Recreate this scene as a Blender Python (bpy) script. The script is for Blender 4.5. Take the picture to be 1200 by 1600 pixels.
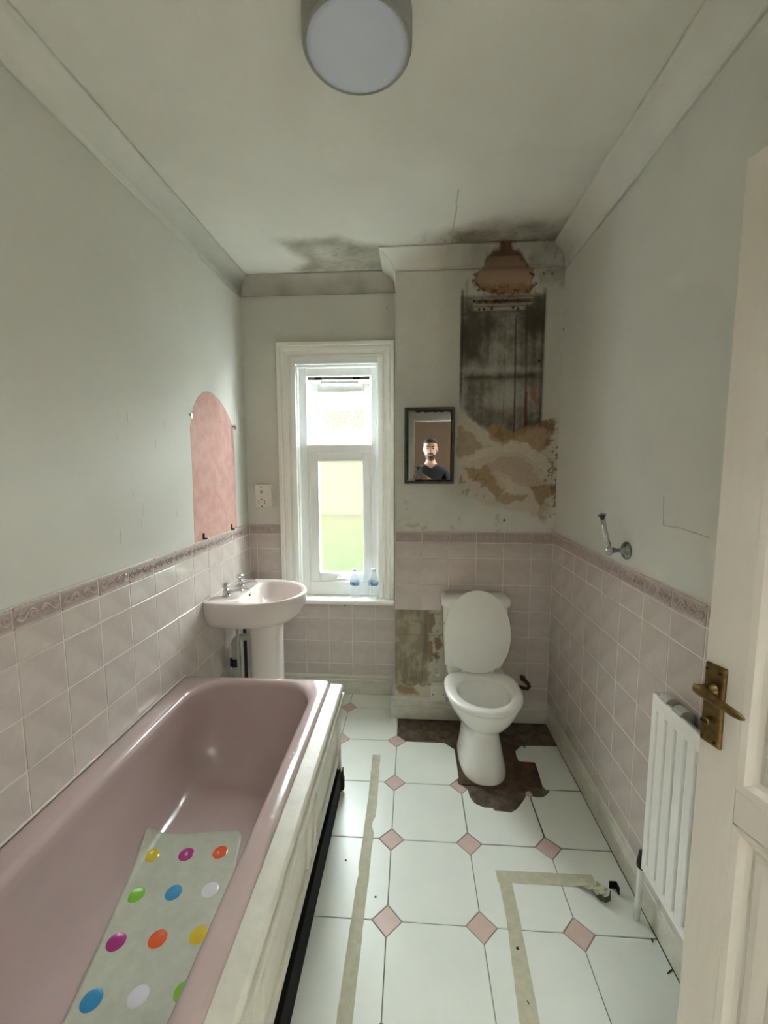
import bpy, bmesh, math, random
import numpy as np
from mathutils import Vector, Matrix
from mathutils.bvhtree import BVHTree

random.seed(4)
SC = bpy.context.scene
COL = SC.collection
for o in list(bpy.data.objects):
    bpy.data.objects.remove(o)

# ------------------------------------------------------------------ camera, sky, exposure
EXPOSURE = 4.95
SKY = 5.0
cam_d = bpy.data.cameras.new('camera')
cam = bpy.data.objects.new('camera', cam_d)
COL.objects.link(cam)
YAW, PITCH, ROLL = 0.0660, 0.1059, -0.0016
fwd = Vector((-math.sin(YAW) * math.cos(PITCH), math.cos(YAW) * math.cos(PITCH), -math.sin(PITCH)))
right = Vector((math.cos(YAW), math.sin(YAW), 0))
up = right.cross(fwd)
r2 = right * math.cos(ROLL) + up * math.sin(ROLL)
u2 = -right * math.sin(ROLL) + up * math.cos(ROLL)
CAMZ = 1.6
M4 = Matrix((r2, u2, -fwd)).transposed().to_4x4()
M4.translation = Vector((0, 0, CAMZ))
cam.matrix_world = M4
cam_d.sensor_fit = 'HORIZONTAL'
cam_d.sensor_width = 36.0
cam_d.lens = 36.0 * 662.58 / 1200.0
cam_d.clip_start = 0.01
SC.camera = cam

world = bpy.data.worlds.new('overcast_sky')
SC.world = world
world.use_nodes = True
wn = world.node_tree.nodes
bgn = wn['Background']
bgn.inputs[0].default_value = (0.87, 0.965, 1.0, 1)
bgn.inputs[1].default_value = SKY

pl_d = bpy.data.lights.new('window_portal', 'AREA')
pl_d.shape = 'RECTANGLE'
pl_d.size, pl_d.size_y = 0.60, 1.62
pl_d.cycles.is_portal = True
portal = bpy.data.objects.new('window_portal', pl_d)
COL.objects.link(portal)
portal.location = (-0.50, 3.18, 1.50)
portal.rotation_euler = (math.radians(-90), 0, 0)

pl2 = bpy.data.lights.new('hall_window_portal', 'AREA')
pl2.shape = 'RECTANGLE'
pl2.size, pl2.size_y = 0.97, 1.22
pl2.cycles.is_portal = True
portal2 = bpy.data.objects.new('hall_window_portal', pl2)
COL.objects.link(portal2)
portal2.location = (-1.32, -.90, 1.375)
portal2.rotation_euler = (0, math.radians(-90), 0)

SC.view_settings.view_transform = 'Standard'
SC.view_settings.look = 'None'
SC.view_settings.gamma = 1.0
SC.view_settings.use_curve_mapping = False
SC.view_settings.exposure = EXPOSURE
SC.cycles.max_bounces = 14
SC.cycles.diffuse_bounces = 8
SC.cycles.glossy_bounces = 4
SC.cycles.transmission_bounces = 8
SC.cycles.transparent_max_bounces = 12
SC.cycles.caustics_reflective = False
SC.cycles.caustics_refractive = False
SC.cycles.sample_clamp_indirect = 6.0

# ------------------------------------------------------------------ room dimensions
XL, XR, YB, YC, ZC, XCH = -1.135, 0.860, 2.860, 2.595, 2.80, -0.104
YN = -0.05            # inner face of the near wall (doorway)
TT = 0.008            # tile thickness off the wall


# ------------------------------------------------------------------ helpers: colour and materials
def lin(c):
    c = c / 255.0
    return c / 12.92 if c <= 0.04045 else ((c + 0.055) / 1.055) ** 2.4


def S(r, g, b):
    return (lin(r), lin(g), lin(b), 1.0)


def mat(name, col, rough=0.5, metal=0.0, var=0.0, vscale=8.0, bump=0.0, bscale=40.0, col2=None,
        coat=0.0, attr=False, spec=0.5, detail=4.0, stretch=None, trans=0.0, ior=1.45):
    m = bpy.data.materials.new(name)
    m.use_nodes = True
    nt = m.node_tree
    N, L = nt.nodes, nt.links
    p = N['Principled BSDF']
    p.inputs['Base Color'].default_value = col
    p.inputs['Roughness'].default_value = rough
    p.inputs['Metallic'].default_value = metal
    p.inputs['Specular IOR Level'].default_value = spec
    p.inputs['Coat Weight'].default_value = coat
    p.inputs['Transmission Weight'].default_value = trans
    p.inputs['IOR'].default_value = ior
    tc = N.new('ShaderNodeTexCoord')
    mp = N.new('ShaderNodeMapping')
    L.new(tc.outputs['Object'], mp.inputs[0])
    if stretch:
        mp.inputs['Scale'].default_value = stretch
    src = None
    if attr:
        a = N.new('ShaderNodeVertexColor')
        a.layer_name = 'Col'
        src = a.outputs['Color']
    if var > 0 or col2:
        n = N.new('ShaderNodeTexNoise')
        n.inputs['Scale'].default_value = vscale
        n.inputs['Detail'].default_value = detail
        n.inputs['Roughness'].default_value = 0.6
        L.new(mp.outputs[0], n.inputs['Vector'])
        if col2:
            r = N.new('ShaderNodeValToRGB')
            r.color_ramp.elements[0].position = 0.38
            r.color_ramp.elements[1].position = 0.62
            r.color_ramp.elements[0].color = col
            r.color_ramp.elements[1].color = col2
            L.new(n.outputs['Fac'], r.inputs[0])
            L.new(r.outputs[0], p.inputs['Base Color'])
        else:
            mr = N.new('ShaderNodeMapRange')
            mr.inputs[1].default_value = 0.3
            mr.inputs[2].default_value = 0.7
            mr.inputs[3].default_value = 1.0 - var
            mr.inputs[4].default_value = 1.0 + var * 0.4
            L.new(n.outputs['Fac'], mr.inputs[0])
            mx = N.new('ShaderNodeMix')
            mx.data_type = 'RGBA'
            mx.blend_type = 'MULTIPLY'
            mx.inputs[0].default_value = 1.0
            if src is not None:
                L.new(src, mx.inputs[6])
            else:
                mx.inputs[6].default_value = col
            L.new(mr.outputs[0], mx.inputs[7])
            L.new(mx.outputs[2], p.inputs['Base Color'])
    elif src is not None:
        L.new(src, p.inputs['Base Color'])
    if bump > 0:
        n2 = N.new('ShaderNodeTexNoise')
        n2.inputs['Scale'].default_value = bscale
        n2.inputs['Detail'].default_value = 3.0
        L.new(mp.outputs[0], n2.inputs['Vector'])
        b = N.new('ShaderNodeBump')
        b.inputs['Strength'].default_value = bump
        b.inputs['Distance'].default_value = 0.01
        L.new(n2.outputs['Fac'], b.inputs['Height'])
        L.new(b.outputs[0], p.inputs['Normal'])
    return m


WALLC = S(212, 211, 203)
M = {}
M['wall'] = mat('wall_paint', WALLC, 0.7, var=0.05, vscale=2.2, bump=0.05, bscale=120)
M['wallcol'] = mat('stained_wall_paint', WALLC, 0.7, var=0.05, vscale=14, attr=True, bump=0.25, bscale=110)
M['ceil'] = mat('ceiling_paint', S(224, 223, 215), 0.75, var=0.05, vscale=3, attr=True, bump=0.08, bscale=60)
M['tile'] = mat('pink_wall_tile', S(196, 185, 180), 0.17, vscale=9, col2=S(206, 197, 191), bump=0.03, bscale=14, coat=0.2)
M['border'] = mat('pink_border_tile', S(178, 163, 159), 0.3, var=0.12, vscale=30, bump=0.1, bscale=60)
M['relief'] = mat('border_relief', S(198, 182, 174), 0.3, var=0.15, vscale=50)
M['grout'] = mat('wall_grout', S(224, 217, 208), 0.85, var=0.15, vscale=12)
M['fgrout'] = mat('floor_grout', S(140, 138, 132), 0.9, var=0.25, vscale=14)
M['ftile'] = mat('white_floor_tile', S(230, 235, 229), 0.30, var=0.035, vscale=5, bump=0.03, bscale=30)
M['fdia'] = mat('pink_floor_tile', S(212, 187, 180), 0.18, var=0.06, vscale=20, bump=0.08, bscale=35)
M['slab'] = mat('bare_concrete', S(74, 64, 54), 0.95, vscale=16, col2=S(112, 98, 84), bump=0.8, bscale=60, detail=8)
M['bath'] = mat('pink_enamel', S(192, 172, 170), 0.16, var=0.04, vscale=4, coat=0.3)
M['basin'] = mat('pale_pink_ceramic', S(228, 218, 214), 0.12, coat=0.4)
M['white_cer'] = mat('white_ceramic', S(238, 238, 233), 0.10, coat=0.4)
M['seat'] = mat('white_plastic_seat', S(238, 238, 233), 0.25)
M['upvc'] = mat('white_upvc', S(246, 249, 248), 0.25)
M['gloss'] = mat('white_gloss_paint', S(234, 233, 226), 0.32, var=0.03, vscale=6, bump=0.02, bscale=24)
M['oldgloss'] = mat('worn_white_gloss', S(210, 207, 195), 0.38, var=0.09, vscale=16, bump=0.12, bscale=50, detail=2)
M['door'] = mat('door_paint', S(224, 219, 209), 0.38, var=0.05, vscale=4, bump=0.15, bscale=60, stretch=(1, 1, 0.12))
M['chrome'] = mat('chrome', S(205, 205, 205), 0.1, metal=1.0)
M['dullchrome'] = mat('dull_chrome', S(160, 162, 158), 0.25, metal=1.0, var=0.15, vscale=60)
M['brass'] = mat('aged_brass', S(128, 108, 70), 0.36, metal=1.0, var=0.45, vscale=55, bump=0.05, bscale=80)
M['darkbrass'] = mat('dark_brass', S(66, 50, 30), 0.5, metal=0.8)
M['black'] = mat('black_paint', S(12, 11, 11), 0.75, spec=.2, var=0.3, vscale=20)
M['dark'] = mat('dark_void', S(14, 11, 9), 0.9)
M['wood'] = mat('dark_splintered_wood', S(62, 46, 34), 0.85, var=0.5, vscale=30, bump=0.7, bscale=50, stretch=(1, 1, 0.2))
M['board'] = mat('brown_hardboard', S(96, 74, 54), 0.85, vscale=14, col2=S(66, 49, 36), bump=0.3, bscale=60)
M['pinkpaint'] = mat('old_pink_paint', S(198, 152, 144), 0.8, vscale=15, col2=S(206, 168, 158), bump=0.15, bscale=60, detail=5)
M['tape'] = mat('masking_tape', S(194, 191, 168), 0.65, var=0.16, vscale=30, bump=0.25, bscale=70)
M['darktape'] = mat('dirty_tape_back', S(92, 86, 70), 0.8, var=0.3, vscale=40)
M['rad'] = mat('radiator_enamel', S(246, 247, 244), 0.25)
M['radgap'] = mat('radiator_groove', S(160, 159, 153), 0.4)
M['mirror'] = mat('mirror_silvering', S(150, 150, 146), 0.015, metal=1.0)
M['steel'] = mat('mirror_frame_metal', S(92, 90, 86), 0.35, metal=0.8, var=0.3, vscale=40)
M['tarnish'] = mat('tarnished_mirror_edge', S(22, 20, 18), 0.5)
M['rust'] = mat('rusty_pipe', S(84, 44, 32), 0.7, var=0.5, vscale=50, bump=0.4, bscale=60)
M['greyplastic'] = mat('grey_waste_plastic', S(186, 186, 176), 0.4, var=0.1, vscale=20)
M['blackrubber'] = mat('black_rubber', S(26, 26, 28), 0.55)
M['whiteplastic'] = mat('white_plastic', S(222, 220, 210), 0.35)
M['lampbody'] = mat('grey_lamp_ring', S(146, 148, 142), 0.4)
M['lampdiff'] = mat('opal_diffuser', S(200, 206, 220), 0.45, spec=0.3)
M['seal'] = mat('silicone_sealant', S(214, 205, 196), 0.5, var=0.2, vscale=30)
M['scuff'] = mat('scuff_grey', S(186, 185, 175), 0.8)
M['jeans'] = mat('dark_trousers', S(38, 42, 54), 0.9)
M['shirt'] = mat('black_tshirt', S(24, 25, 28), 0.9, bump=0.2, bscale=60)
M['skin'] = mat('skin', S(196, 150, 128), 0.5, var=0.06, vscale=10)
M['hair'] = mat('dark_hair', S(38, 30, 25), 0.7, bump=0.6, bscale=160)
M['beard'] = mat('short_beard', S(70, 52, 42), 0.8, bump=0.5, bscale=200)
M['eye'] = mat('eye', S(30, 24, 20), 0.2)
M['phone'] = mat('phone_back', S(150, 154, 158), 0.25, metal=0.4)
M['hallwall'] = mat('hall_wall_brown', S(70, 55, 43), 0.9, spec=.1, var=0.06, vscale=3)
M['hallfloor'] = mat('hall_floor', S(110, 92, 76), 0.8, var=0.2, vscale=8)
M['mat'] = None
M['brick'] = None


def glass_mat(name, clear, tint, speck=False, through=(0.97, 0.98, 0.96, 1), gloss=0.05):
    """obscured pane: part of the light passes straight, part is scattered"""
    m = bpy.data.materials.new(name)
    m.use_nodes = True
    nt = m.node_tree
    N, L = nt.nodes, nt.links
    N.remove(N['Principled BSDF'])
    out = N['Material Output']
    tr = N.new('ShaderNodeBsdfTransparent')
    tr.inputs[0].default_value = through
    tl = N.new('ShaderNodeBsdfTranslucent')
    tl.inputs[0].default_value = tint
    gl = N.new('ShaderNodeBsdfGlossy')
    gl.inputs['Roughness'].default_value = 0.25
    mx = N.new('ShaderNodeMixShader')
    mx.inputs[0].default_value = clear
    L.new(tl.outputs[0], mx.inputs[1])
    L.new(tr.outputs[0], mx.inputs[2])
    if speck:
        tc = N.new('ShaderNodeTexCoord')
        vo = N.new('ShaderNodeTexNoise')
        vo.inputs['Scale'].default_value = 150
        vo.inputs['Detail'].default_value = 1
        L.new(tc.outputs['Object'], vo.inputs['Vector'])
        cr = N.new('ShaderNodeValToRGB')
        cr.color_ramp.elements[0].position = 0.36
        cr.color_ramp.elements[1].position = 0.52
        cr.color_ramp.elements[0].color = (through[0] * .45, through[1] * .45, through[2] * .45, 1)
        cr.color_ramp.elements[1].color = through
        L.new(vo.outputs['Fac'], cr.inputs[0])
        L.new(cr.outputs[0], tr.inputs[0])
    m2 = N.new('ShaderNodeMixShader')
    m2.inputs[0].default_value = gloss
    L.new(mx.outputs[0], m2.inputs[1])
    L.new(gl.outputs[0], m2.inputs[2])
    L.new(m2.outputs[0], out.inputs[0])
    return m


M['frost'] = glass_mat('frosted_glass', 0.992, (0.9, 0.9, 0.82, 1), through=(0.48, 0.48, 0.47, 1), gloss=.03)
M['pattern'] = glass_mat('patterned_glass', 0.995, (0.92, 0.92, 0.86, 1), True, through=(0.56, 0.56, 0.55, 1), gloss=.03)


def clear_plastic(name, col, alpha, rough=0.1, **k):
    m = mat(name, col, rough, **k)
    m.node_tree.nodes['Principled BSDF'].inputs['Alpha'].default_value = alpha
    return m


M['pet'] = clear_plastic('clear_bottle_plastic', S(235, 242, 245), 0.22)
M['water'] = clear_plastic('bottle_water', S(220, 236, 245), 0.22)
M['shadedwater'] = mat('shaded_bowl_water', S(120, 122, 112), 0.05)  # water in the pan, its grey carrying the shade inside the bowl
M['label'] = mat('blue_bottle_label', S(70, 118, 180), 0.4, vscale=35, col2=S(190, 212, 230))
M['cap'] = mat('white_bottle_cap', S(232, 236, 238), 0.4)
M['mat'] = clear_plastic('milky_bath_mat', S(212, 216, 200), 0.80, 0.3, var=.10, vscale=26)


def brick_mat():
    m = bpy.data.materials.new('yellow_stock_brick')
    m.use_nodes = True
    nt = m.node_tree
    N, L = nt.nodes, nt.links
    p = N['Principled BSDF']
    p.inputs['Roughness'].default_value = 0.9
    tc = N.new('ShaderNodeTexCoord')
    sp = N.new('ShaderNodeSeparateXYZ')
    cb = N.new('ShaderNodeCombineXYZ')
    L.new(tc.outputs['Object'], sp.inputs[0])
    L.new(sp.outputs['X'], cb.inputs['X'])
    L.new(sp.outputs['Z'], cb.inputs['Y'])
    b = N.new('ShaderNodeTexBrick')
    b.inputs['Color1'].default_value = (.05, .04, .018, 1)
    b.inputs['Color2'].default_value = (.035, .024, .012, 1)
    b.inputs['Mortar'].default_value = (.06, .052, .038, 1)
    b.inputs['Scale'].default_value = 1.0
    b.inputs['Brick Width'].default_value = 0.235
    b.inputs['Row Height'].default_value = 0.078
    b.inputs['Mortar Size'].default_value = 0.010
    L.new(cb.outputs[0], b.inputs['Vector'])
    L.new(b.outputs['Color'], p.inputs['Base Color'])
    return m


M['brick'] = brick_mat()
M['render'] = mat('cream_render', (.030, .0255, .0105, 1), 0.9, var=0.08, vscale=2)
M['rooftile'] = mat('red_roof_tile', S(146, 84, 66), 0.9, var=0.3, vscale=6)
M['grass'] = mat('lawn_grass', (.017, .0205, .007, 1), 0.95, var=0.1, vscale=10, attr=True, spec=.1)


# ------------------------------------------------------------------ helpers: geometry
def rrect(x0, y0, x1, y1, r, n=6):
    pts = []
    for cx, cy, a0 in ((x1 - r, y0 + r, -90), (x1 - r, y1 - r, 0), (x0 + r, y1 - r, 90), (x0 + r, y0 + r, 180)):
        for k in range(n + 1):
            a = math.radians(a0 + 90 * k / n)
            pts.append((cx + r * math.cos(a), cy + r * math.sin(a)))
    return pts


class MB:
    def __init__(self):
        self.v, self.f, self.m = [], [], []
        self.cur = 0

    def add(self, vs, fs):
        b = len(self.v)
        self.v += [tuple(p) for p in vs]
        for f in fs:
            self.f.append(tuple(b + i for i in f))
            self.m.append(self.cur)
        return self

    def box(self, x0, y0, z0, x1, y1, z1):
        vs = [(x, y, z) for x in (x0, x1) for y in (y0, y1) for z in (z0, z1)]
        fs = [(0, 1, 3, 2), (4, 6, 7, 5), (0, 4, 5, 1), (2, 3, 7, 6), (0, 2, 6, 4), (1, 5, 7, 3)]
        return self.add(vs, fs)

    def prism(self, poly, axis, a0, a1):
        """poly: 2-D points in the two other axes (in x,y,z order), extruded along axis"""
        n = len(poly)

        def P(p, a):
            q = list(p)
            q.insert(axis, a)
            return q
        vs = [P(p, a0) for p in poly] + [P(p, a1) for p in poly]
        fs = [tuple(range(n)), tuple(range(n, 2 * n))[::-1]]
        for i in range(n):
            j = (i + 1) % n
            fs.append((i, i + n, j + n, j))
        return self.add(vs, fs)

    def loft(self, rings, closed=True, cap0=False, cap1=False):
        n = len(rings[0])
        vs = [p for r in rings for p in r]
        fs = []
        for k in range(len(rings) - 1):
            for i in range(n if closed else n - 1):
                j = (i + 1) % n
                fs.append((k * n + i, k * n + j, (k + 1) * n + j, (k + 1) * n + i))
        if cap0:
            fs.append(tuple(range(n))[::-1])
        if cap1:
            fs.append(tuple((len(rings) - 1) * n + i for i in range(n)))
        return self.add(vs, fs)

    def tube(self, pts, r, n=10, caps=True):
        pts = [Vector(p) for p in pts]
        rr = r if isinstance(r, (list, tuple)) else [r] * len(pts)
        rings = []
        prev = None
        for i, p in enumerate(pts):
            t = (pts[min(i + 1, len(pts) - 1)] - pts[max(i - 1, 0)]).normalized()
            if prev is None:
                a = Vector((0, 0, 1)) if abs(t.z) < 0.9 else Vector((1, 0, 0))
                u = t.cross(a).normalized()
            else:
                u = (prev - t * prev.dot(t)).normalized()
            prev = u
            w = t.cross(u)
            rings.append([p + (u * math.cos(2 * math.pi * k / n) + w * math.sin(2 * math.pi * k / n)) * rr[i] for k in range(n)])
        return self.loft(rings, True, caps, caps)

    def lathe(self, prof, o=(0, 0, 0), axis=2, n=28, caps=True):
        """prof: list of (radius, height along axis)"""
        rings = []
        for r, h in prof:
            ring = []
            for k in range(n):
                a = 2 * math.pi * k / n
                q = [r * math.cos(a), r * math.sin(a)]
                q.insert(axis, h)
                ring.append((q[0] + o[0], q[1] + o[1], q[2] + o[2]))
            rings.append(ring)
        return self.loft(rings, True, caps, caps)

    def ball(self, c, r, n=14, sz=(1, 1, 1)):
        prof = [(math.sin(math.pi * k / n) * r, -math.cos(math.pi * k / n) * r) for k in range(n + 1)]
        prof = [(max(p[0], r * 0.01), p[1]) for p in prof]
        b = len(self.v)
        self.lathe(prof, (0, 0, 0), 2, n * 2)
        for i in range(b, len(self.v)):
            p = self.v[i]
            self.v[i] = (c[0] + p[0] * sz[0], c[1] + p[1] * sz[1], c[2] + p[2] * sz[2])
        return self

    def build(self, name, m, parent=None, bevel=0.0, smooth=False, local=False, seg=2, sub=0, center=True):
        me = bpy.data.meshes.new(name)
        vs = np.array(self.v, dtype=float)
        c = (vs.min(0) + vs.max(0)) / 2 if center else np.zeros(3)
        me.from_pydata([tuple(p) for p in (vs - c)], [], self.f)
        mats = m if isinstance(m, (list, tuple)) else [m]
        for x in mats:
            me.materials.append(x)
        if len(mats) > 1:
            me.polygons.foreach_set('material_index', self.m)
        me.update()
        fix_normals(me)
        o = bpy.data.objects.new(name, me)
        COL.objects.link(o)
        loc = Vector(c)
        if parent is not None:
            o.parent = parent
            if not local:
                loc = loc - world_loc(parent)
        o.location = loc
        if smooth:
            me.polygons.foreach_set('use_smooth', [True] * len(me.polygons))
        if bevel > 0:
            b = o.modifiers.new('bevel', 'BEVEL')
            b.width = bevel
            b.segments = seg
            b.limit_method = 'ANGLE'
            b.angle_limit = math.radians(40)
        if sub:
            s = o.modifiers.new('subdivision', 'SUBSURF')
            s.levels = s.render_levels = sub
        return o


def world_loc(o):
    l = Vector(o.location)
    while o.parent is not None:
        o = o.parent
        l = l + Vector(o.location)
    return l


def fix_normals(me):
    bm = bmesh.new()
    bm.from_mesh(me)
    bmesh.ops.recalc_face_normals(bm, faces=bm.faces)
    bm.to_mesh(me)
    bm.free()


def auto_smooth(o, deg=40):
    me = o.data
    bm = bmesh.new()
    bm.from_mesh(me)
    lim = math.radians(deg)
    for e in bm.edges:
        e.smooth = not (len(e.link_faces) == 2 and e.calc_face_angle(0) > lim)
    for f in bm.faces:
        f.smooth = True
    bm.to_mesh(me)
    bm.free()
    return o


def tag(o, label=None, cat=None, group=None, kind=None):
    if label:
        o['label'] = label
    if cat:
        o['category'] = cat
    if group:
        o['group'] = group
    if kind:
        o['kind'] = kind
    return o


def empty(name, loc, rz=0.0, **k):
    o = bpy.data.objects.new(name, None)
    o.empty_display_size = 0.05
    COL.objects.link(o)
    o.location = loc
    o.rotation_euler = (0, 0, rz)
    return tag(o, **k)


def inst(me, name, loc, parent):
    o = bpy.data.objects.new(name, me)
    COL.objects.link(o)
    o.parent = parent
    o.location = Vector(loc) - world_loc(parent)
    return o


# ---- numpy noise for stains with a shape of their own
_rng = np.random.RandomState(11)
_T = _rng.rand(256, 256)


def vnoise(x, y, seed=0):
    x = np.asarray(x) + seed * 17.31
    y = np.asarray(y) + seed * 9.77
    xi, yi = np.floor(x).astype(int), np.floor(y).astype(int)
    fx, fy = x - xi, y - yi
    fx, fy = fx * fx * (3 - 2 * fx), fy * fy * (3 - 2 * fy)
    g = lambda a, b: _T[a & 255, b & 255]
    return (g(xi, yi) * (1 - fx) + g(xi + 1, yi) * fx) * (1 - fy) + (g(xi, yi + 1) * (1 - fx) + g(xi + 1, yi + 1) * fx) * fy


def fbm(x, y, seed=0, o=4):
    s, a, t = 0, 0.5, 0
    for k in range(o):
        s = s + a * vnoise(x * 2 ** k, y * 2 ** k, seed + k * 3)
        t += a
        a *= 0.55
    return s / t


def sst(a, b, x):
    t = np.clip((x - a) / (b - a), 0, 1)
    return t * t * (3 - 2 * t)


def sdpoly(px, pz, poly):
    """signed distance, negative inside"""
    d = np.full(px.shape, 1e9)
    ins = np.zeros(px.shape, bool)
    n = len(poly)
    for i in range(n):
        ax, az = poly[i]
        bx, bz = poly[(i + 1) % n]
        ex, ez = bx - ax, bz - az
        t = np.clip(((px - ax) * ex + (pz - az) * ez) / (ex * ex + ez * ez + 1e-12), 0, 1)
        d = np.minimum(d, np.hypot(px - ax - t * ex, pz - az - t * ez))
        c = ((az > pz) != (bz > pz))
        with np.errstate(divide='ignore', invalid='ignore'):
            xi = ax + (pz - az) * ex / (ez if ez != 0 else 1e-12)
        ins ^= c & (px < xi)
    return np.where(ins, -d, d)


def sdline(px, pz, pts):
    d = np.full(np.shape(px), 1e9)
    for (ax, az), (bx, bz) in zip(pts[:-1], pts[1:]):
        ex, ez = bx - ax, bz - az
        t = np.clip(((px - ax) * ex + (pz - az) * ez) / (ex * ex + ez * ez + 1e-12), 0, 1)
        d = np.minimum(d, np.hypot(px - ax - t * ex, pz - az - t * ez))
    return d


def blend(c, col, k):
    k = np.clip(k, 0, 1)[..., None]
    return c * (1 - k) + np.array(col[:3]) * k


def grid_mesh(name, P, C, m, parent=None, keep=None, extra=None):
    """P: (n,m,3) points, C: (n,m,3) colours -> a mesh with a colour attribute"""
    n, k = P.shape[:2]
    idx = np.arange(n * k).reshape(n, k)
    q = np.stack([idx[:-1, :-1], idx[1:, :-1], idx[1:, 1:], idx[:-1, 1:]], -1).reshape(-1, 4)
    if keep is not None:
        q = q[keep.reshape(-1)]
    vs = P.reshape(-1, 3)
    cs = C.reshape(-1, 3)
    faces = q.tolist()
    verts = vs.tolist()
    cols = cs.tolist()
    if extra:
        for ev, ef, ec in extra:
            b = len(verts)
            verts += [list(p) for p in ev]
            cols += [list(ec)] * len(ev)
            faces += [[b + i for i in f] for f in ef]
    me = bpy.data.meshes.new(name)
    me.from_pydata(verts, [], faces)
    at = me.color_attributes.new('Col', 'FLOAT_COLOR', 'POINT')
    ca = np.ones((len(verts), 4))
    ca[:, :3] = np.array(cols)
    at.data.foreach_set('color', ca.ravel())
    me.materials.append(m)
    me.update()
    o = bpy.data.objects.new(name, me)
    COL.objects.link(o)
    if parent is not None:
        o.parent = parent
        o.location = -world_loc(parent)
    return o


BOXF = [(0, 1, 3, 2), (4, 6, 7, 5), (0, 4, 5, 1), (2, 3, 7, 6), (0, 2, 6, 4), (1, 5, 7, 3)]


def boxv(x0, y0, z0, x1, y1, z1):
    return [(x, y, z) for x in (x0, x1) for y in (y0, y1) for z in (z0, z1)]


# ================================================================== STRUCTURE
W = lin(212), lin(211), lin(203)
# ---- plain walls
wall_left = tag(MB().box(XL - 0.15, YN - 0.1, -0.1, XL, YB + 0.2, ZC + 0.1).build('wall_left', M['wall']), 'off-white left wall above the bath', kind='structure')
wall_right = tag(MB().box(XR, YN - 0.1, -0.1, XR + 0.15, YB + 0.2, ZC + 0.1).build('wall_right', M['wall']), 'off-white right wall behind the radiator', kind='structure')
# back wall with the window opening
WX0, WX1, WZ0, WZ1 = -0.802, -0.202, 0.695, 2.318
mb = MB()
mb.box(XL, YB, -0.1, WX0, YB + 0.20, ZC)
mb.box(WX1, YB, -0.1, XCH + 0.02, YB + 0.20, ZC)
mb.box(WX0, YB, -0.1, WX1, YB + 0.20, WZ0 - 0.03)
mb.box(WX0, YB, WZ1, WX1, YB + 0.20, ZC)
wall_back = tag(mb.build('wall_back', M['wall']), 'off-white back wall around the narrow window', kind='structure')
# near wall with the doorway, behind the camera
DX0, DX1, DZ = -0.085, 0.855, 2.17
tag(MB().box(XL, YN - 0.10, -0.1, DX0, YN, ZC).build('wall_near', M['wall']), 'off-white wall left of the doorway', kind='structure')
tag(MB().box(DX0, YN - 0.10, DZ, XR, YN, ZC).build('wall_over_door', M['wall']), 'off-white wall above the doorway', kind='structure')
mb = MB()
mb.box(DX0 - 0.085, YN, 0, DX0, YN + 0.022, DZ + 0.085)
mb.box(DX0, YN, DZ, XR - 0.002, YN + 0.022, DZ + 0.085)
mb.box(DX0 - 0.06, YN + 0.022, 0, DX0 - 0.03, YN + 0.03, DZ + 0.055)
mb.box(DX0, YN + 0.022, DZ + 0.025, XR - 0.002, YN + 0.03, DZ + 0.055)
mb.box(DX0, YN - 0.10, 0, DX0 + 0.018, YN, DZ)
mb.box(DX0 + 0.018, YN - 0.10, DZ - 0.018, XR - 0.002, YN, DZ)
tag(mb.build('trim_1', M['gloss'], bevel=0.003), 'white door frame around the doorway', kind='structure')
# hall behind the doorway, lit by its own window at the left end
HY = -2.6
tag(MB().box(-1.2, HY - .1, -0.1, 1.6, HY, 2.6).build('wall_hall', M['hallwall']), 'brown hall wall beyond the doorway', kind='structure')
tag(MB().box(1.5, HY, -0.1, 1.6, YN - 0.1, 2.6).build('wall_hall_end', M['hallwall']), 'brown end wall of the hall', kind='structure')
mb = MB()
mb.box(-1.3, HY - .1, -0.1, -1.2, -1.50, 2.6)
mb.box(-1.3, -.30, -0.1, -1.2, YN - 0.1, 2.6)
mb.box(-1.3, -1.50, -0.1, -1.2, -.30, 0.9)
mb.box(-1.3, -1.50, 1.85, -1.2, -.30, 2.6)
tag(mb.build('wall_hall_left', M['hallwall']), 'brown wall at the left end of the hall', kind='structure')
tag(MB().box(-1.3, HY - .1, -0.1, 1.6, YN, -0.012).build('floor_hall', M['hallfloor']), 'brown hall floor', kind='structure')
tag(MB().box(-1.3, HY - .1, 2.6, 1.6, YN - 0.1, 2.7).build('ceiling_hall', M['wall']), 'hall ceiling', kind='structure')
hw = empty('window_2', (-1.25, -1.02, 0.9), label='hall window beyond the doorway', kind='structure')
mb = MB()
for y in (-1.50, -.92, -.34):
    mb.box(-1.27, y, 0.9, -1.22, y + .04, 1.85)
for z in (0.9, 1.36, 1.81):
    mb.box(-1.27, -1.50, z, -1.22, -.30, z + .04)
mb.build('frame', M['upvc'], hw)

# ---- stained chimney breast
HOLE = [(0.396, 2.61), (0.366, 2.677), (0.405, 2.73), (0.415, 2.765), (0.454, 2.785), (0.504, 2.795), (0.514, 2.83), (0.547, 2.83),
        (0.554, 2.795), (0.588, 2.785), (0.623, 2.766), (0.646, 2.728), (0.67, 2.689), (0.677, 2.646), (0.67, 2.60), (0.56, 2.585), (0.442, 2.598)]


HOLE_W = [(0.396, 2.61), (0.366, 2.677), (0.385, 2.73), (0.385, 2.83), (0.68, 2.83), (0.675, 2.728), (0.68, 2.689), (0.677, 2.646), (0.67, 2.60), (0.56, 2.585), (0.442, 2.598)]


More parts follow.
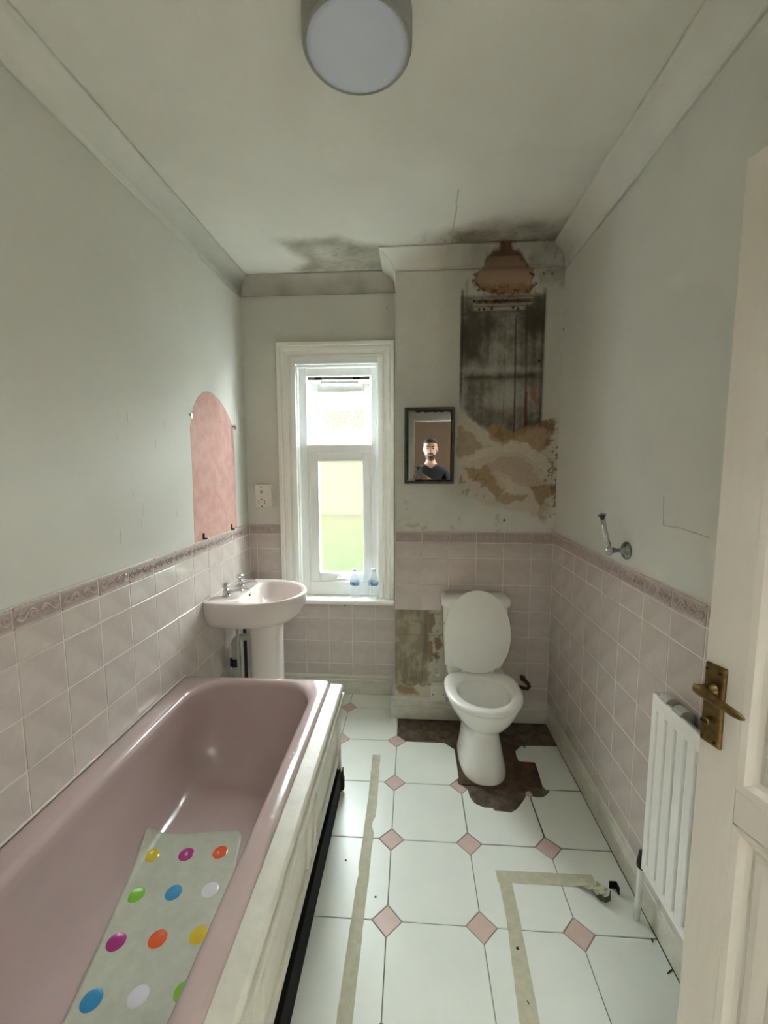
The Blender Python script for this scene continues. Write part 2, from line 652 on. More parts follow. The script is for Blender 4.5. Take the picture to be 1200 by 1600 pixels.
def chimney_paint(x, z):
    c = np.ones(x.shape + (3,)) * np.array(W)
    dep = np.zeros(x.shape)
    nx = (fbm(x * 22, z * 22, 1) - 0.5)
    nz = (fbm(x * 22, z * 22, 7) - 0.5)
    fine = fbm(x * 60, z * 60, 3)
    vst = fbm(x * 38, z * 3.5, 5)            # vertical streaks
    cloud = fbm(x * 9, z * 7, 9)
    gx, gz = x + 0.05 * nx, z + 0.05 * nz
    # faint overall grime towards the stain
    c = blend(c, S(150, 143, 126), 0.35 * sst(0.20, 0.0, np.maximum(np.abs(x - 0.53) - 0.24, 0)) * sst(1.25, 1.5, z))
    # mould panel
    low = np.interp(gx, [0.20, 0.276, 0.33, 0.426, 0.498, 0.592, 0.683, 0.76, 0.85], [1.95, 1.933, 1.898, 1.815, 1.756, 1.744, 1.80, 1.83, 1.84])
    ex = 0.006 * (vst - 0.5)
    panel = sst(0.272, 0.284, x + ex) * sst(0.764, 0.750, x + ex) * sst(low - 0.02, low + 0.03, gz) * sst(2.600, 2.560, z)
    dk = 0.50 + 0.30 * (vst - 0.45) + 0.75 * (cloud - 0.45) + 0.25 * (fine - 0.45)
    dk = dk + 0.28 * np.exp(-((x - 0.35) / 0.09) ** 2 - ((z - 2.30) / 0.16) ** 2)
    dk = dk + 0.12 * sst(2.2, 2.45, z) + 0.18 * np.exp(-((x - 0.70) / 0.05) ** 2) * sst(2.05, 2.3, z)
    dk = dk - 0.22 * np.exp(-((z - 2.165) / 0.022) ** 2) - 0.12 * np.exp(-((x - 0.56) / 0.06) ** 2)
    c = blend(c, S(98, 90, 74), panel * np.clip(dk + 0.15, 0.15, 1.0))
    c = blend(c, S(62, 56, 46), panel * np.clip((dk - 0.42) * 1.3, 0, 0.95))
    # frame lines
    fl = np.exp(-((x - 0.286) / 0.008) ** 2) * sst(1.95, 2.05, z) * sst(2.635, 2.60, z)
    fl = np.maximum(fl, 0.8 * np.exp(-((x - 0.752) / 0.010) ** 2) * sst(1.84, 1.90, z) * sst(2.625, 2.60, z))
    fl = np.maximum(fl, 0.45 * np.exp(-((x - 0.310) / 0.007) ** 2) * sst(2.45, 2.5, z) * sst(2.69, 2.66, z))
    fl = np.maximum(fl, 0.7 * np.exp(-((z - 2.567) / 0.007) ** 2) * sst(0.27, 0.29, x) * sst(0.45, 0.34, x))
    fl = np.maximum(fl, 0.45 * np.exp(-((z - 2.49) / 0.006) ** 2) * sst(0.29, 0.31, x) * sst(0.75, 0.73, x))
    fl = np.maximum(fl, 0.95 * np.exp(-((z - 2.122 - 0.02 * (x - 0.5) - 0.012 * (fine - .5)) / 0.016) ** 2) * sst(0.29, 0.32, x) * sst(0.745, 0.725, x))
    c = blend(c, S(60, 53, 42), 0.85 * fl * (0.6 + 0.6 * fine))
    # white strips with screw holes and rusty bar at the top
    st1 = sst(0.012, 0.006, np.abs(z - 2.507 - 0.008 * nz)) * sst(0.345, 0.36, gx) * sst(0.65, 0.62, gx)
    c = blend(c, S(176, 168, 150), st1 * 0.8)
    bar = sst(0.016, 0.006, np.abs(z - 2.548 - 0.015 * nz)) * sst(0.34, 0.38, gx) * sst(0.70, 0.67, gx)
    c = blend(c, S(178, 168, 148), 0.6 * sst(0.026, 0.018, np.abs(z - 2.545)) * sst(0.34, 0.35, gx) * sst(0.69, 0.68, gx))
    c = blend(c, S(84, 54, 30), bar * (0.65 + 0.5 * fine))
    c = blend(c, S(40, 27, 18), bar * sst(0.5, 0.62, fine))
    for hx, hz in ((0.353, 2.553), (0.383, 2.507), (0.410, 2.507), (0.455, 2.509), (0.575, 2.512), (0.604, 2.507), (0.560, 1.277), (0.735, 2.21)):
        h = sst(0.009, 0.005, np.hypot(x - hx, z - hz))
        c = blend(c, S(18, 14, 11), h)
        dep = dep - 0.006 * h
    # rust runs
    for x0, x1, za, zb, wd, k in ((0.593, 0.603, 2.47, 1.74, 0.0045, 0.9), (0.654, 0.667, 2.55, 1.77, 0.005, 0.75), (0.664, 0.668, 2.04, 1.80, 0.007, 0.8), (0.536, 0.536, 2.42, 1.85, 0.003, 0.35), (0.44, 0.44, 2.4, 2.2, 0.003, 0.3)):
        t = (za - z) / (za - zb)
        xc = x0 + (x1 - x0) * np.clip(t, 0, 1) + 0.006 * (fbm(z * 14, z * 0, 2) - 0.5)
        w = np.exp(-((x - xc) / wd) ** 2) * sst(-0.02, 0.05, t) * sst(1.02, 0.95, t)
        c = blend(c, S(58, 42, 30), w * k)
        c = blend(c, S(104, 52, 34), w * k * sst(2.15, 1.95, z) * 0.9)
    # torn strip low right of the panel
    tr = sdpoly(gx, gz, [(0.69, 2.03), (0.72, 2.10), (0.735, 2.05), (0.72, 1.98), (0.715, 1.93), (0.705, 1.99)])
    c = blend(c, S(150, 104, 82), sst(0.004, -0.003, tr))
    # ---- lower broken plaster
    dmg = sdpoly(x + 0.06 * nx, z + 0.06 * nz, [(0.27, 1.92), (0.45, 1.80), (0.60, 1.74), (0.70, 1.80), (0.82, 1.84), (0.85, 1.6), (0.86, 1.42), (0.82, 1.27), (0.70, 1.33), (0.50, 1.36), (0.38, 1.40), (0.30, 1.47), (0.285, 1.60)])
    indm = sst(0.015, -0.01, dmg)
    c = blend(c, S(196, 186, 168), indm * 0.9)
    dep = dep - 0.0015 * indm + indm * 0.004 * (fine - 0.5)

    def patch(poly, col, k=1.0, d=-0.0025, wob=1.0, soft=0.006):
        nonlocal c, dep
        s = sdpoly(x + 0.055 * wob * nx, z + 0.055 * wob * nz, poly)
        w = sst(soft, -soft, s) * k
        c = blend(c, col, w * (0.8 + 0.35 * (fine - 0.4)))
        dep = dep + d * w
    OCH, OCH2, PNK, WHT = S(158, 128, 84), S(132, 102, 66), S(184, 160, 142), S(206, 196, 180)
    patch([(0.27, 1.84), (0.36, 1.80), (0.42, 1.72), (0.36, 1.67), (0.28, 1.63)], S(150, 128, 98), 0.8)
    patch([(0.43, 1.83), (0.52, 1.84), (0.60, 1.80), (0.72, 1.84), (0.82, 1.88), (0.82, 1.74), (0.76, 1.66), (0.68, 1.735), (0.56, 1.735), (0.47, 1.76)], OCH, 0.9)
    patch([(0.75, 1.87), (0.83, 1.86), (0.82, 1.82), (0.76, 1.83)], S(96, 66, 44), 0.7)
    patch([(0.49, 1.80), (0.53, 1.83), (0.55, 1.77), (0.51, 1.76)], OCH2, 0.8)
    patch([(0.31, 1.58), (0.42, 1.60), (0.50, 1.58), (0.56, 1.47), (0.52, 1.42), (0.44, 1.47), (0.36, 1.53)], OCH, 0.95)
    patch([(0.50, 1.45), (0.60, 1.44), (0.69, 1.44), (0.66, 1.39), (0.55, 1.37), (0.50, 1.40)], OCH, 0.85)
    patch([(0.42, 1.60), (0.50, 1.655), (0.66, 1.665), (0.72, 1.60), (0.80, 1.48), (0.72, 1.47), (0.62, 1.50), (0.50, 1.56)], PNK, 1.0, -0.003)
    patch([(0.72, 1.48), (0.86, 1.50), (0.85, 1.43), (0.79, 1.41), (0.755, 1.36), (0.735, 1.42)], S(148, 118, 78), 0.95)
    patch([(0.84, 1.52), (0.87, 1.53), (0.87, 1.42), (0.845, 1.44)], S(104, 72, 46), 0.85)
    patch([(0.46, 1.57), (0.52, 1.59), (0.60, 1.53), (0.60, 1.46), (0.53, 1.47), (0.49, 1.52)], WHT, 0.75, 0.002)
    patch([(0.56, 1.52), (0.68, 1.50), (0.70, 1.44), (0.58, 1.43)], WHT, 0.55, 0.001)
    patch([(0.74, 1.56), (0.80, 1.58), (0.82, 1.53), (0.76, 1.51)], WHT, 0.8, 0.001)
    patch([(0.76, 1.40), (0.81, 1.39), (0.80, 1.32), (0.77, 1.29), (0.75, 1.33)], S(170, 146, 104), 0.7)
    arc = sdline(x + 0.05 * nx, z + 0.05 * nz, [(0.30, 1.63), (0.40, 1.675), (0.52, 1.71), (0.62, 1.725), (0.70, 1.70), (0.77, 1.64), (0.82, 1.58)])
    wa = sst(0.034, 0.018, arc)
    c = blend(c, WHT, wa * 0.85)
    dep = dep + 0.003 * wa
    # speckled flaking along the right corner
    sp = sst(0.56, 0.64, fbm(x * 46, z * 46, 12)) * sst(0.75, 0.82, x + 0.04 * nx) * sst(1.22, 1.35, z) * sst(1.90, 1.75, z)
    c = blend(c, S(110, 82, 60), sp * 0.8)
    sp2 = sst(0.62, 0.68, fbm(x * 40, z * 40, 14)) * sst(0.27, 0.30, x) * sst(0.50, 0.40, x) * sst(1.36, 1.44, z) * sst(1.66, 1.55, z)
    c = blend(c, S(122, 104, 84), sp2 * 0.7)
    # ---- hole at the top: bare tan plaster in a ragged rim
    h = sdpoly(x + 0.016 * nx, z + 0.016 * nz, HOLE_W)
    rag = sdpoly(x + 0.10 * nx, z + 0.10 * nz, HOLE)
    c = blend(c, S(138, 106, 72), 0.9 * sst(0.018, 0.0, rag) * sst(0.40, 0.55, fine + 0.25 * sst(0.02, -0.02, rag)))
    c = blend(c, S(96, 64, 38), 0.75 * sst(0.022, 0.006, np.abs(rag)) * sst(0.52, 0.60, fine))
    ins = sst(0.004, -0.004, h)
    c = blend(c, S(176, 148, 124), ins)
    c = blend(c, S(150, 116, 82), ins * sst(2.665, 2.62, z + 0.06 * nz))
    c = blend(c, S(112, 78, 48), ins * sst(0.53, 0.60, fine) * sst(2.66, 2.62, z))
    dep = dep - 0.014 * ins
    c = blend(c, S(132, 110, 82), 0.7 * sst(0.03, 0.0, np.abs(z - 2.595)) * sst(0.43, 0.5, x) * sst(0.70, 0.62, x) * (1 - ins) * sst(0.35, 0.6, fine))
    # dark chips right of the hole, mould under the cornice
    for hx, hz in ((0.672, 2.70), (0.683, 2.69), (0.742, 2.692), (0.70, 2.64), (0.79, 2.69)):
        c = blend(c, S(40, 32, 24), sst(0.008, 0.003, np.hypot((x - hx) * 0.7, z - hz + 0.5 * (x - hx))))
    ml = sst(0.42, 0.62, fbm(x * 14, z * 14, 21)) * sst(0.66, 0.72, x) * sst(2.58, 2.64, z)
    c = blend(c, S(138, 128, 104), ml * 0.45)
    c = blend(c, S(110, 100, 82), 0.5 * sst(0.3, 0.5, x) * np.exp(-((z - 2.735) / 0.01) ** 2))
    # scuffs elsewhere
    sc = sst(0.66, 0.74, fbm(x * 18, z * 18, 31)) * sst(1.5, 1.3, z)
    c = blend(c, S(170, 164, 148), sc * 0.5)
    return c, dep


xs = np.linspace(XCH, XR + 0.01, 243)
zs = np.linspace(1.19, ZC + 0.02, 406)
gxx, gzz = np.meshgrid(xs, zs, indexing='ij')
ccol, cdep = chimney_paint(gxx, gzz)
Pts = np.stack([gxx, YC - cdep, gzz], -1)
cw = [(boxv(XCH + 0.006, YC + 0.02, -0.1, XR + 0.01, YB + 0.19, ZC - 0.002), BOXF, W),
      ([(XCH, YC, -0.1), (XR, YC, -0.1), (XR, YC, 1.19), (XCH, YC, 1.19)], [(0, 1, 2, 3)], W),
      ([(XCH, YC, -0.1), (XCH, YC, ZC), (XCH, YB + 0.2, ZC), (XCH, YB + 0.2, -0.1)], [(0, 1, 2, 3)], W)]
wall_chimney = grid_mesh('wall_chimney', Pts, ccol, M['wallcol'], extra=cw)
tag(wall_chimney, 'mould-stained chimney breast with crumbling plaster', kind='structure')

# bare plaster where tiles are gone, left of the toilet
BX0, BX1, BZ0, BZ1 = XCH + 0.002, 0.22, 0.128, 0.708
xs = np.linspace(BX0, BX1, 110)
zs = np.linspace(BZ0, BZ1, 190)
px_, pz_ = np.meshgrid(xs, zs, indexing='ij')


def bare_paint(x, z):
    f1 = fbm(x * 16, z * 16, 41)
    f2 = fbm(x * 60, z * 60, 43)
    st = fbm(x * 60, z * 9, 45)
    nx, nz = fbm(x * 20, z * 20, 47) - .5, fbm(x * 20, z * 20, 49) - .5
    c = np.ones(x.shape + (3,)) * np.array(S(146, 136, 114)[:3])
    c = blend(c, S(176, 168, 146), sst(0.45, 0.65, f1) * 0.7)
    c = blend(c, S(112, 103, 84), sst(0.5, 0.68, st) * 0.5)
    gx, gz = x + .05 * nx, z + .05 * nz
    c = blend(c, S(104, 96, 80), 0.7 * np.exp(-((x - 0.095) / 0.025) ** 2) * sst(.33, .4, z))
    low = sst(0.215, 0.20, gz)
    c = blend(c, S(206, 200, 184), low)
    c = blend(c, S(160, 138, 104), low * sst(0.02, -0.005, sdpoly(gx, gz, [(-.08, .2), (0.0, .2), (.04, .15), (-.03, .145), (-.075, .16)])))
    r = sst(0.10, 0.13, gx) * sst(.20, .24, z)
    c = blend(c, S(196, 190, 176), r * 0.9)
    for poly in ([(.10, .69), (.14, .69), (.15, .62), (.13, .56), (.11, .58)], [(.15, .52), (.18, .52), (.19, .46), (.165, .44), (.15, .47)], [(.13, .42), (.17, .43), (.19, .40), (.15, .385)], [(.10, .50), (.13, .5), (.14, .38), (.12, .36), (.11, .42)]):
        c = blend(c, S(138, 116, 84), sst(.006, -.004, sdpoly(gx, gz, poly)) * .95)
    c = blend(c, S(92, 84, 72), sst(.63, .7, f2) * .5 * sst(.1, .15, x))
    c = blend(c, S(120, 110, 92), .5 * np.exp(-((z - .543) / .004) ** 2))
    hole = sst(.015, .011, np.hypot(x - .170, z - .279))
    c = blend(c, S(8, 6, 5), hole)
    dep = .004 * (f2 - .5) + .002 * r - .02 * hole
    return c, dep


bc, bd = bare_paint(px_, pz_)
Pts = np.stack([px_, YC - 0.003 - bd, pz_], -1)
grid_mesh('bare_plaster', Pts, bc, M['wallcol'], wall_chimney)

# ---- ceiling with mould
xs = np.linspace(XL, XR, 334)
ys = np.linspace(1.90, YB, 162)
gx_, gy_ = np.meshgrid(xs, ys, indexing='ij')
CC = (lin(224), lin(223), lin(215))


def ceil_paint(x, y):
    c = np.ones(x.shape + (3,)) * np.array(CC)
    n1 = fbm(x * 12, y * 12, 51)
    n2 = fbm(x * 45, y * 45, 53)
    nx, ny = fbm(x * 9, y * 9, 55) - .5, fbm(x * 9, y * 9, 57) - .5
    gx, gy = x + .07 * nx, y + .07 * ny
    a = sst(.06, -.05, sdpoly(gx, gy, [(-.74, 2.36), (-.40, 2.36), (-.17, 2.46), (-.17, 2.74), (-.72, 2.74), (-.62, 2.60)]))
    n0 = fbm(x * 7, y * 7, 59, 2)
    c = blend(c, S(134, 128, 110), a * np.clip(.55 + .9 * (n0 - .45) + .35 * (n1 - .45), 0, .8))
    c = blend(c, S(104, 98, 82), a * sst(.5, .8, n2) * .3)
    b = sst(.09, -.06, sdpoly(gx, gy, [(.02, 2.46), (.10, 2.38), (.25, 2.31), (.45, 2.25), (.76, 2.24), (.80, 2.60), (.0, 2.60)]))
    c = blend(c, S(118, 110, 88), b * np.clip(.55 + .9 * (n0 - .45) + .4 * (n1 - .45), 0, .9))
    c = blend(c, S(82, 75, 60), b * sst(.5, .75, n2) * .35 * sst(2.2, 2.4, y))
    # crack line
    cr = sdline(x + .01 * nx, y, [(.197, 2.0), (.201, 2.24), (.209, 2.5)])
    c = blend(c, S(150, 144, 126), sst(.004, .0015, cr) * .7)
    bh = sst(.015, -.01, sdpoly(x + .03 * nx, y, [(.40, 2.445), (.66, 2.445), (.67, 2.7), (.39, 2.7)]))
    c = blend(c, S(112, 84, 58), bh)
    return c


Pts = np.stack([gx_, gy_, np.full(gx_.shape, ZC)], -1)
ex = [([(XL, -0.05, ZC), (XR, -0.05, ZC), (XR, 1.90, ZC), (XL, 1.90, ZC)], [(0, 1, 2, 3)], CC),
      (boxv(XL - 0.1, YN - 0.1, ZC + 0.01, XR + 0.1, YB + 0.2, ZC + 0.12), BOXF, CC)]
ceiling = tag(grid_mesh('ceiling', Pts, ceil_paint(gx_, gy_), M['ceil'], extra=ex), 'off-white ceiling with mould near the chimney breast', kind='structure')

# ---- cornice, one piece per wall, mitred
pL, pB, pS, pC, pR = 0.085, 0.125, 0.083, 0.142, 0.107
dL, dB, dS, dC, dR = 0.093, 0.082, 0.075, 0.070, 0.090
prof = [(0.0, 1.0), (0.07, 1.0), (0.075, 0.93)] + [(0.10 + 0.80 * (1 - math.cos(math.pi / 2 * k / 9)), 0.90 - 0.80 * math.sin(math.pi / 2 * k / 9)) for k in range(10)] + [(0.94, 0.09), (0.985, 0.08), (1.0, 0.0)]


HOLE_C = [(0.396, 2.61), (0.366, 2.677), (0.405, 2.73), (0.415, 2.773), (0.43, 2.792), (0.454, 2.809), (0.504, 2.818), (0.514, 2.866), (0.547, 2.876), (0.554, 2.822), (0.588, 2.81), (0.607, 2.79), (0.623, 2.766), (0.646, 2.728), (0.67, 2.689), (0.677, 2.646), (0.67, 2.60), (0.56, 2.585), (0.442, 2.598)]


def to_breast(p, y, z):
    """where the line from eye height through a cornice point meets the chimney breast"""
    k = YC / y
    return p * k, CAMZ + (z - CAMZ) * k


def corn_paint(x, y, z, side):
    c = np.ones(x.shape + (3,)) * np.array(CC)
    if side in ('L', 'R'):
        if side == 'R':
            n1 = fbm(y * 12, z * 12, 61)
            c = blend(c, S(118, 108, 88), sst(2.2, 2.6, y) * np.clip(.35 + (n1 - .4), 0, .7))
        else:
            c = blend(c, S(140, 134, 116), sst(2.4, 2.85, y) * .5)
        return c
    n1 = fbm(x * 12, z * 16, 61)
    n2 = fbm(x * 45, z * 45, 63)
    if side == 'B':
        n0 = fbm(x * 6, z * 8, 65, 2)
        c = blend(c, S(138, 131, 114), np.clip(.5 + .5 * (n0 - .45) + .2 * (n1 - .45), 0, .8))
    if side == 'C':
        c = blend(c, S(120, 111, 90), sst(.02, .35, x) * np.clip(.55 + .5 * (n1 - .45), 0, .85))
        c = blend(c, S(92, 84, 68), sst(.58, .75, n2) * .3 * sst(.2, .4, x))
        xb, zb = to_breast(x, y, z)
        h = sdpoly(xb + .05 * (n1 - .5), zb + .05 * (n2 - .5), HOLE_C)
        c = blend(c, S(96, 62, 36), sst(.02, .004, h) * .9)
    return c


def cornice(name, side, ends, n):
    """ends: functions of profile fraction q giving the two mitred end points (x,y)"""
    P = np.zeros((n + 1, len(prof), 3))
    d = dict(L=dL, B=dB, S=dS, C=dC, R=dR)[side]
    for j, (q, h) in enumerate(prof):
        a, b = ends(q)
        for i in range(n + 1):
            t = i / n
            P[i, j] = (a[0] + (b[0] - a[0]) * t, a[1] + (b[1] - a[1]) * t, ZC - d * h)
    C = corn_paint(P[..., 0], P[..., 1], P[..., 2], side)
    keep = None
    if side == 'C':
        ctr = (P[:-1, :-1] + P[1:, 1:]) / 2
        nn = fbm(ctr[..., 0] * 60, ctr[..., 2] * 60, 71) - .5
        xb, zb = to_breast(ctr[..., 0], ctr[..., 1], ctr[..., 2])
        keep = sdpoly(xb + .03 * nn, zb + .03 * nn, HOLE_C) > 0.0
    o = grid_mesh(name, P, C, M['ceil'], keep=keep)
    me = o.data
    fix_normals(me)
    auto_smooth(o, 35)
    s = o.modifiers.new('thickness', 'SOLIDIFY')
    s.thickness = 0.004
    return o


tag(cornice('trim_2', 'L', lambda q: ((XL + q * pL, YN), (XL + q * pL, YB - q * pB)), 2), 'plaster cornice along the left wall', kind='structure')
tag(cornice('trim_3', 'B', lambda q: ((XL + q * pL, YB - q * pB), (XCH - q * pS, YB - q * pB)), 140), 'plaster cornice above the window', kind='structure')
tag(cornice('trim_4', 'S', lambda q: ((XCH - q * pS, YB - q * pB), (XCH - q * pS, YC - q * pC)), 2), 'short plaster cornice returning along the chimney breast', kind='structure')
tag(cornice('trim_5', 'C', lambda q: ((XCH - q * pS, YC - q * pC), (XR - q * pR, YC - q * pC)), 240), 'mouldy plaster cornice with a hole on the chimney breast', kind='structure')
tag(cornice('trim_6', 'R', lambda q: ((XR - q * pR, YC - q * pC), (XR - q * pR, YN)), 60), 'plaster cornice along the right wall', kind='structure')

# ---- skirting
SK = [(0, 0), (.022, 0), (.022, .080), (.019, .084), (.022, .090), (.020, .100), (.013, .106), (.015, .114), (.010, .126), (.004, .132), (0, .132)]
mb = MB()
mb.prism([(XR - d * 0.8, z) for d, z in SK], 1, YN, YC)
tag(mb.build('baseboard_right', M['oldgloss']), 'grimy white skirting along the right wall', kind='structure')
mb = MB()
mb.prism([(YC - d * 1.7, z) for d, z in SK], 0, XCH - 0.022, XR)
mb.prism([(XCH - d, z) for d, z in SK], 1, YC - 0.03, YB)
tag(mb.build('baseboard_chimney', M['oldgloss']), 'grimy white skirting below the chimney breast', kind='structure')
mb = MB()
mb.prism([(YB - d * 1.2, z) for d, z in SK], 0, XL, XCH)
tag(mb.build('baseboard_back', M['oldgloss']), 'white skirting below the window', kind='structure')


# ---- wall tiles
_tm = {}


def tile_mesh(w, h, nrm, kind):
    """w along the wall, h up, face towards nrm ('+x','-x','-y'); cached by size"""
    key = (round(w, 4), round(h, 4), nrm, kind)
    if key in _tm:
        return _tm[key]
    mb = MB()
    e = 0.0022
    t0, t1 = -0.006, 0.0

    def P(a, b, c):      # a along, b up, c out of the wall
        if nrm == '+x':
            return (c, a, b)
        if nrm == '-x':
            return (-c, a, b)
        return (a, -c, b)
    w2, h2 = w / 2, h / 2
    vs, fs = [], []
    lay = [(w2, h2, t0), (w2, h2, t1 - e * .6), (w2 - e, h2 - e, t1)]
    for aw, ah, c in lay:
        vs += [P(-aw, -ah, c), P(aw, -ah, c), P(aw, ah, c), P(-aw, ah, c)]
    for k in range(2):
        for i in range(4):
            j = (i + 1) % 4
            fs.append((k * 4 + i, k * 4 + j, k * 4 + 4 + j, k * 4 + 4 + i))
    fs.append((8, 9, 10, 11))
    mb.add(vs, fs)
    if kind == 'border':
        mb.cur = 1
        for s in (-1, 1):
            y0, y1 = sorted((s * (h2 - .003), s * (h2 - .009)))
            vv = [P(a, b, c) for a in (-w2 + .001, w2 - .001) for b in (y0, y1) for c in (-.001, .0035)]
            mb.add(vv, BOXF)
        per = 0.0825
        k0 = 0
        for q in range(2):
            ac = -0.04125 + q * per
            if abs(ac) > w2 - 0.02 and w < .15:
                continue
            pts = []
            for k in range(17):        # S scroll with curled ends
                t = k / 16
                a = ac + (t - .5) * .07
                b = .013 * math.sin((t - .5) * 2 * math.pi) * (1 if q == 0 else -1)
                pts.append(P(a, b, .0015))
            mb.tube(pts, .0035, 5)
            for s in (-1, 1):
                pts = []
                for k in range(13):
                    th = k / 12 * 2 * math.pi * 1.15
                    r = .0115 - .0075 * k / 12
                    sg = (1 if q == 0 else -1) * s
                    pts.append(P(ac + s * .020 + r * math.cos(th) * s, sg * -(.004) + r * math.sin(th) * sg, .0015))
                mb.tube(pts, .0028, 5)
    me = bpy.data.meshes.new('tile_mesh')
    me.from_pydata(mb.v, [], mb.f)
    if kind == 'border':
        me.materials.append(M['border'])
        me.materials.append(M['relief'])
        me.polygons.foreach_set('material_index', mb.m)
    else:
        me.materials.append(M['tile'])
    me.update()
    fix_normals(me)
    _tm[key] = me
    return me


ROWS = [0.132, 0.215, 0.380, 0.545, 0.710, 0.875, 1.040, 1.135]   # joints below the border; border 1.135..1.205
G = 0.0028


def tile_wall(wall, nrm, pos, joints, skip=None, zmin=0.132, top=True, zmax=9):
    """joints: sorted joint positions along the wall (incl. both ends)"""
    rows = [(ROWS[i], ROWS[i + 1], 'plain') for i in range(len(ROWS) - 1)]
    if top:
        rows.append((1.135, 1.205, 'border'))
    for a0, a1 in zip(joints[:-1], joints[1:]):
        for z0, z1, kind in rows:
            zz0, zz1 = max(z0, zmin), min(z1, zmax)
            if zz1 - zz0 < 0.012 or a1 - a0 < 0.01:
                continue
            ac, zc = (a0 + a1) / 2, (zz0 + zz1) / 2
            if skip and skip(ac, zc):
                continue
            gg = G if kind == 'plain' else G * .8
            me = tile_mesh(a1 - a0 - gg, zz1 - zz0 - gg, nrm, kind)
            jit = random.uniform(-.0006, .0006)
            if nrm == '+x':
                loc = (pos + TT + jit, ac, zc)
            elif nrm == '-x':
                loc = (pos - TT + jit, ac, zc)
            else:
                loc = (ac, pos - TT + jit, zc)
            inst(me, 'border_tile' if kind == 'border' else 'wall_tile', loc, wall)


# left wall: joints at 1.091 + k*0.1655
jl = [1.091 + k * 0.1655 for k in range(-6, 11)]
jl = [0.04] + [j for j in jl if 0.05 < j < YB - 0.012] + [YB - 0.010]
tile_wall(wall_left, '+x', XL, jl, skip=lambda a, z: (a < 1.93 and z < 0.50))
MB().box(XL, 0.04, 0.13, XL + TT - 0.0010, YB - 0.005, 1.206).build('grout', M['grout'], wall_left)
# right wall: joints 1.412 + k*0.1675
jr = [1.412 + k * 0.1675 for k in range(-8, 8)]
jr = [0.10] + [j for j in jr if 0.11 < j < YC - 0.02] + [YC - 0.009]
tile_wall(wall_right, '-x', XR, jr)
MB().box(XR - TT + 0.0010, 0.10, 0.13, XR, YC - 0.004, 1.206).build('grout', M['grout'], wall_right)
# chimney breast: joints 0.062 + k*0.166
jc = [XCH + 0.003] + [0.062 + k * 0.166 for k in range(0, 5)] + [XR - 0.009]
tile_wall(wall_chimney, '-y', YC, jc, skip=lambda a, z: z < 0.70 and a < 0.22)
mb = MB()
mb.box(XCH + .001, YC - TT + .0010, .708, XR - .004, YC, 1.206)
mb.box(.224, YC - TT + .0010, .13, XR - .004, YC, .71)
mb.build('grout', M['grout'], wall_chimney)
# a few more bits of broken tile and filler round the bare patch are in the plaster itself
# back wall: left of the window and below the sill
jb = [XL + 0.010, -1.073, -0.905]
tile_wall(wall_back, '-y', YB, jb, zmin=0.67)
jb2 = [XL + 0.010] + [-0.742 + k * 0.1645 for k in range(-2, 4)] + [XCH - 0.003]
tile_wall(wall_back, '-y', YB, jb2, top=False, zmax=0.664)
mb = MB()
mb.box(XL + .004, YB - TT + .0010, .13, XCH - .002, YB, .668)
mb.box(XL + .004, YB - TT + .0010, .668, -0.904, YB, 1.206)
mb.build('grout', M['grout'], wall_back)
# ---- floor: slab, octagon tiles and pink inserts
floor = tag(MB().box(XL, YN, -0.10, XR, YB, -0.008).build('floor', M['slab']), 'bare concrete floor under white octagon tiles', kind='structure')
GX, GY, PT, DA = -0.0805, 1.340, 0.3318, 0.054
Fx0, Fx1, Fy0 = XL + 0.012, XR - 0.0185, YN + .02


def clip(poly, a, b, c):
    """keep a*x+b*y<=c"""
    out = []
    for i in range(len(poly)):
        p, q = poly[i], poly[(i + 1) % len(poly)]
        dp, dq = a * p[0] + b * p[1] - c, a * q[0] + b * q[1] - c
        if dp <= 0:
            out.append(p)
        if dp * dq < 0:
            t = dp / (dp - dq)
            out.append((p[0] + t * (q[0] - p[0]), p[1] + t * (q[1] - p[1])))
    return out


def area(p):
    return abs(sum(p[i][0] * p[(i + 1) % len(p)][1] - p[(i + 1) % len(p)][0] * p[i][1] for i in range(len(p)))) / 2


groutmb = MB()


def shrink(poly, k):
    cx = sum(p[0] for p in poly) / len(poly)
    cy = sum(p[1] for p in poly) / len(poly)
    return [(p[0] - math.copysign(min(k, abs(p[0] - cx)), p[0] - cx), p[1] - math.copysign(min(k, abs(p[1] - cy)), p[1] - cy)) for p in poly]


def inset_poly(poly, k):
    """true inward offset of a simple polygon (ccw)"""
    a = sum(poly[i][0] * poly[(i + 1) % len(poly)][1] - poly[(i + 1) % len(poly)][0] * poly[i][1] for i in range(len(poly)))
    if a < 0:
        poly = poly[::-1]
    n = len(poly)
    out = []
    for i in range(n):
        p0, p1, p2 = Vector(poly[i - 1]), Vector(poly[i]), Vector(poly[(i + 1) % n])
        d1, d2 = (p1 - p0).normalized(), (p2 - p1).normalized()
        n1, n2 = Vector((-d1.y, d1.x)), Vector((-d2.y, d2.x))
        den = 1 + n1.dot(n2)
        off = (n1 + n2) / max(den, .35) * k
        out.append((p1.x + off.x, p1.y + off.y))
    return out


def floor_piece(name, poly, m):
    if len(poly) < 3 or area(poly) < 2e-4:
        return
    p0 = inset_poly(poly, .0018)
    p1 = inset_poly(poly, .0032)
    jz = random.uniform(-.0005, .0005)
    mb = MB()
    n = len(p0)
    mb.loft([[(x, y, -.009) for x, y in p0], [(x, y, -.0012 + jz) for x, y in p0], [(x, y, jz) for x, y in p1]], True, True, True)
    mb.build(name, m, floor)
    groutmb.prism(poly, 2, -.009, -.0028)


def cell(i, j):
    x0, y0 = GX + i * PT, GY + j * PT
    x1, y1 = x0 + PT, y0 + PT
    a = DA
    return [(x0 + a, y0), (x1 - a, y0), (x1, y0 + a), (x1, y1 - a), (x1 - a, y1), (x0 + a, y1), (x0, y1 - a), (x0, y0 + a)]


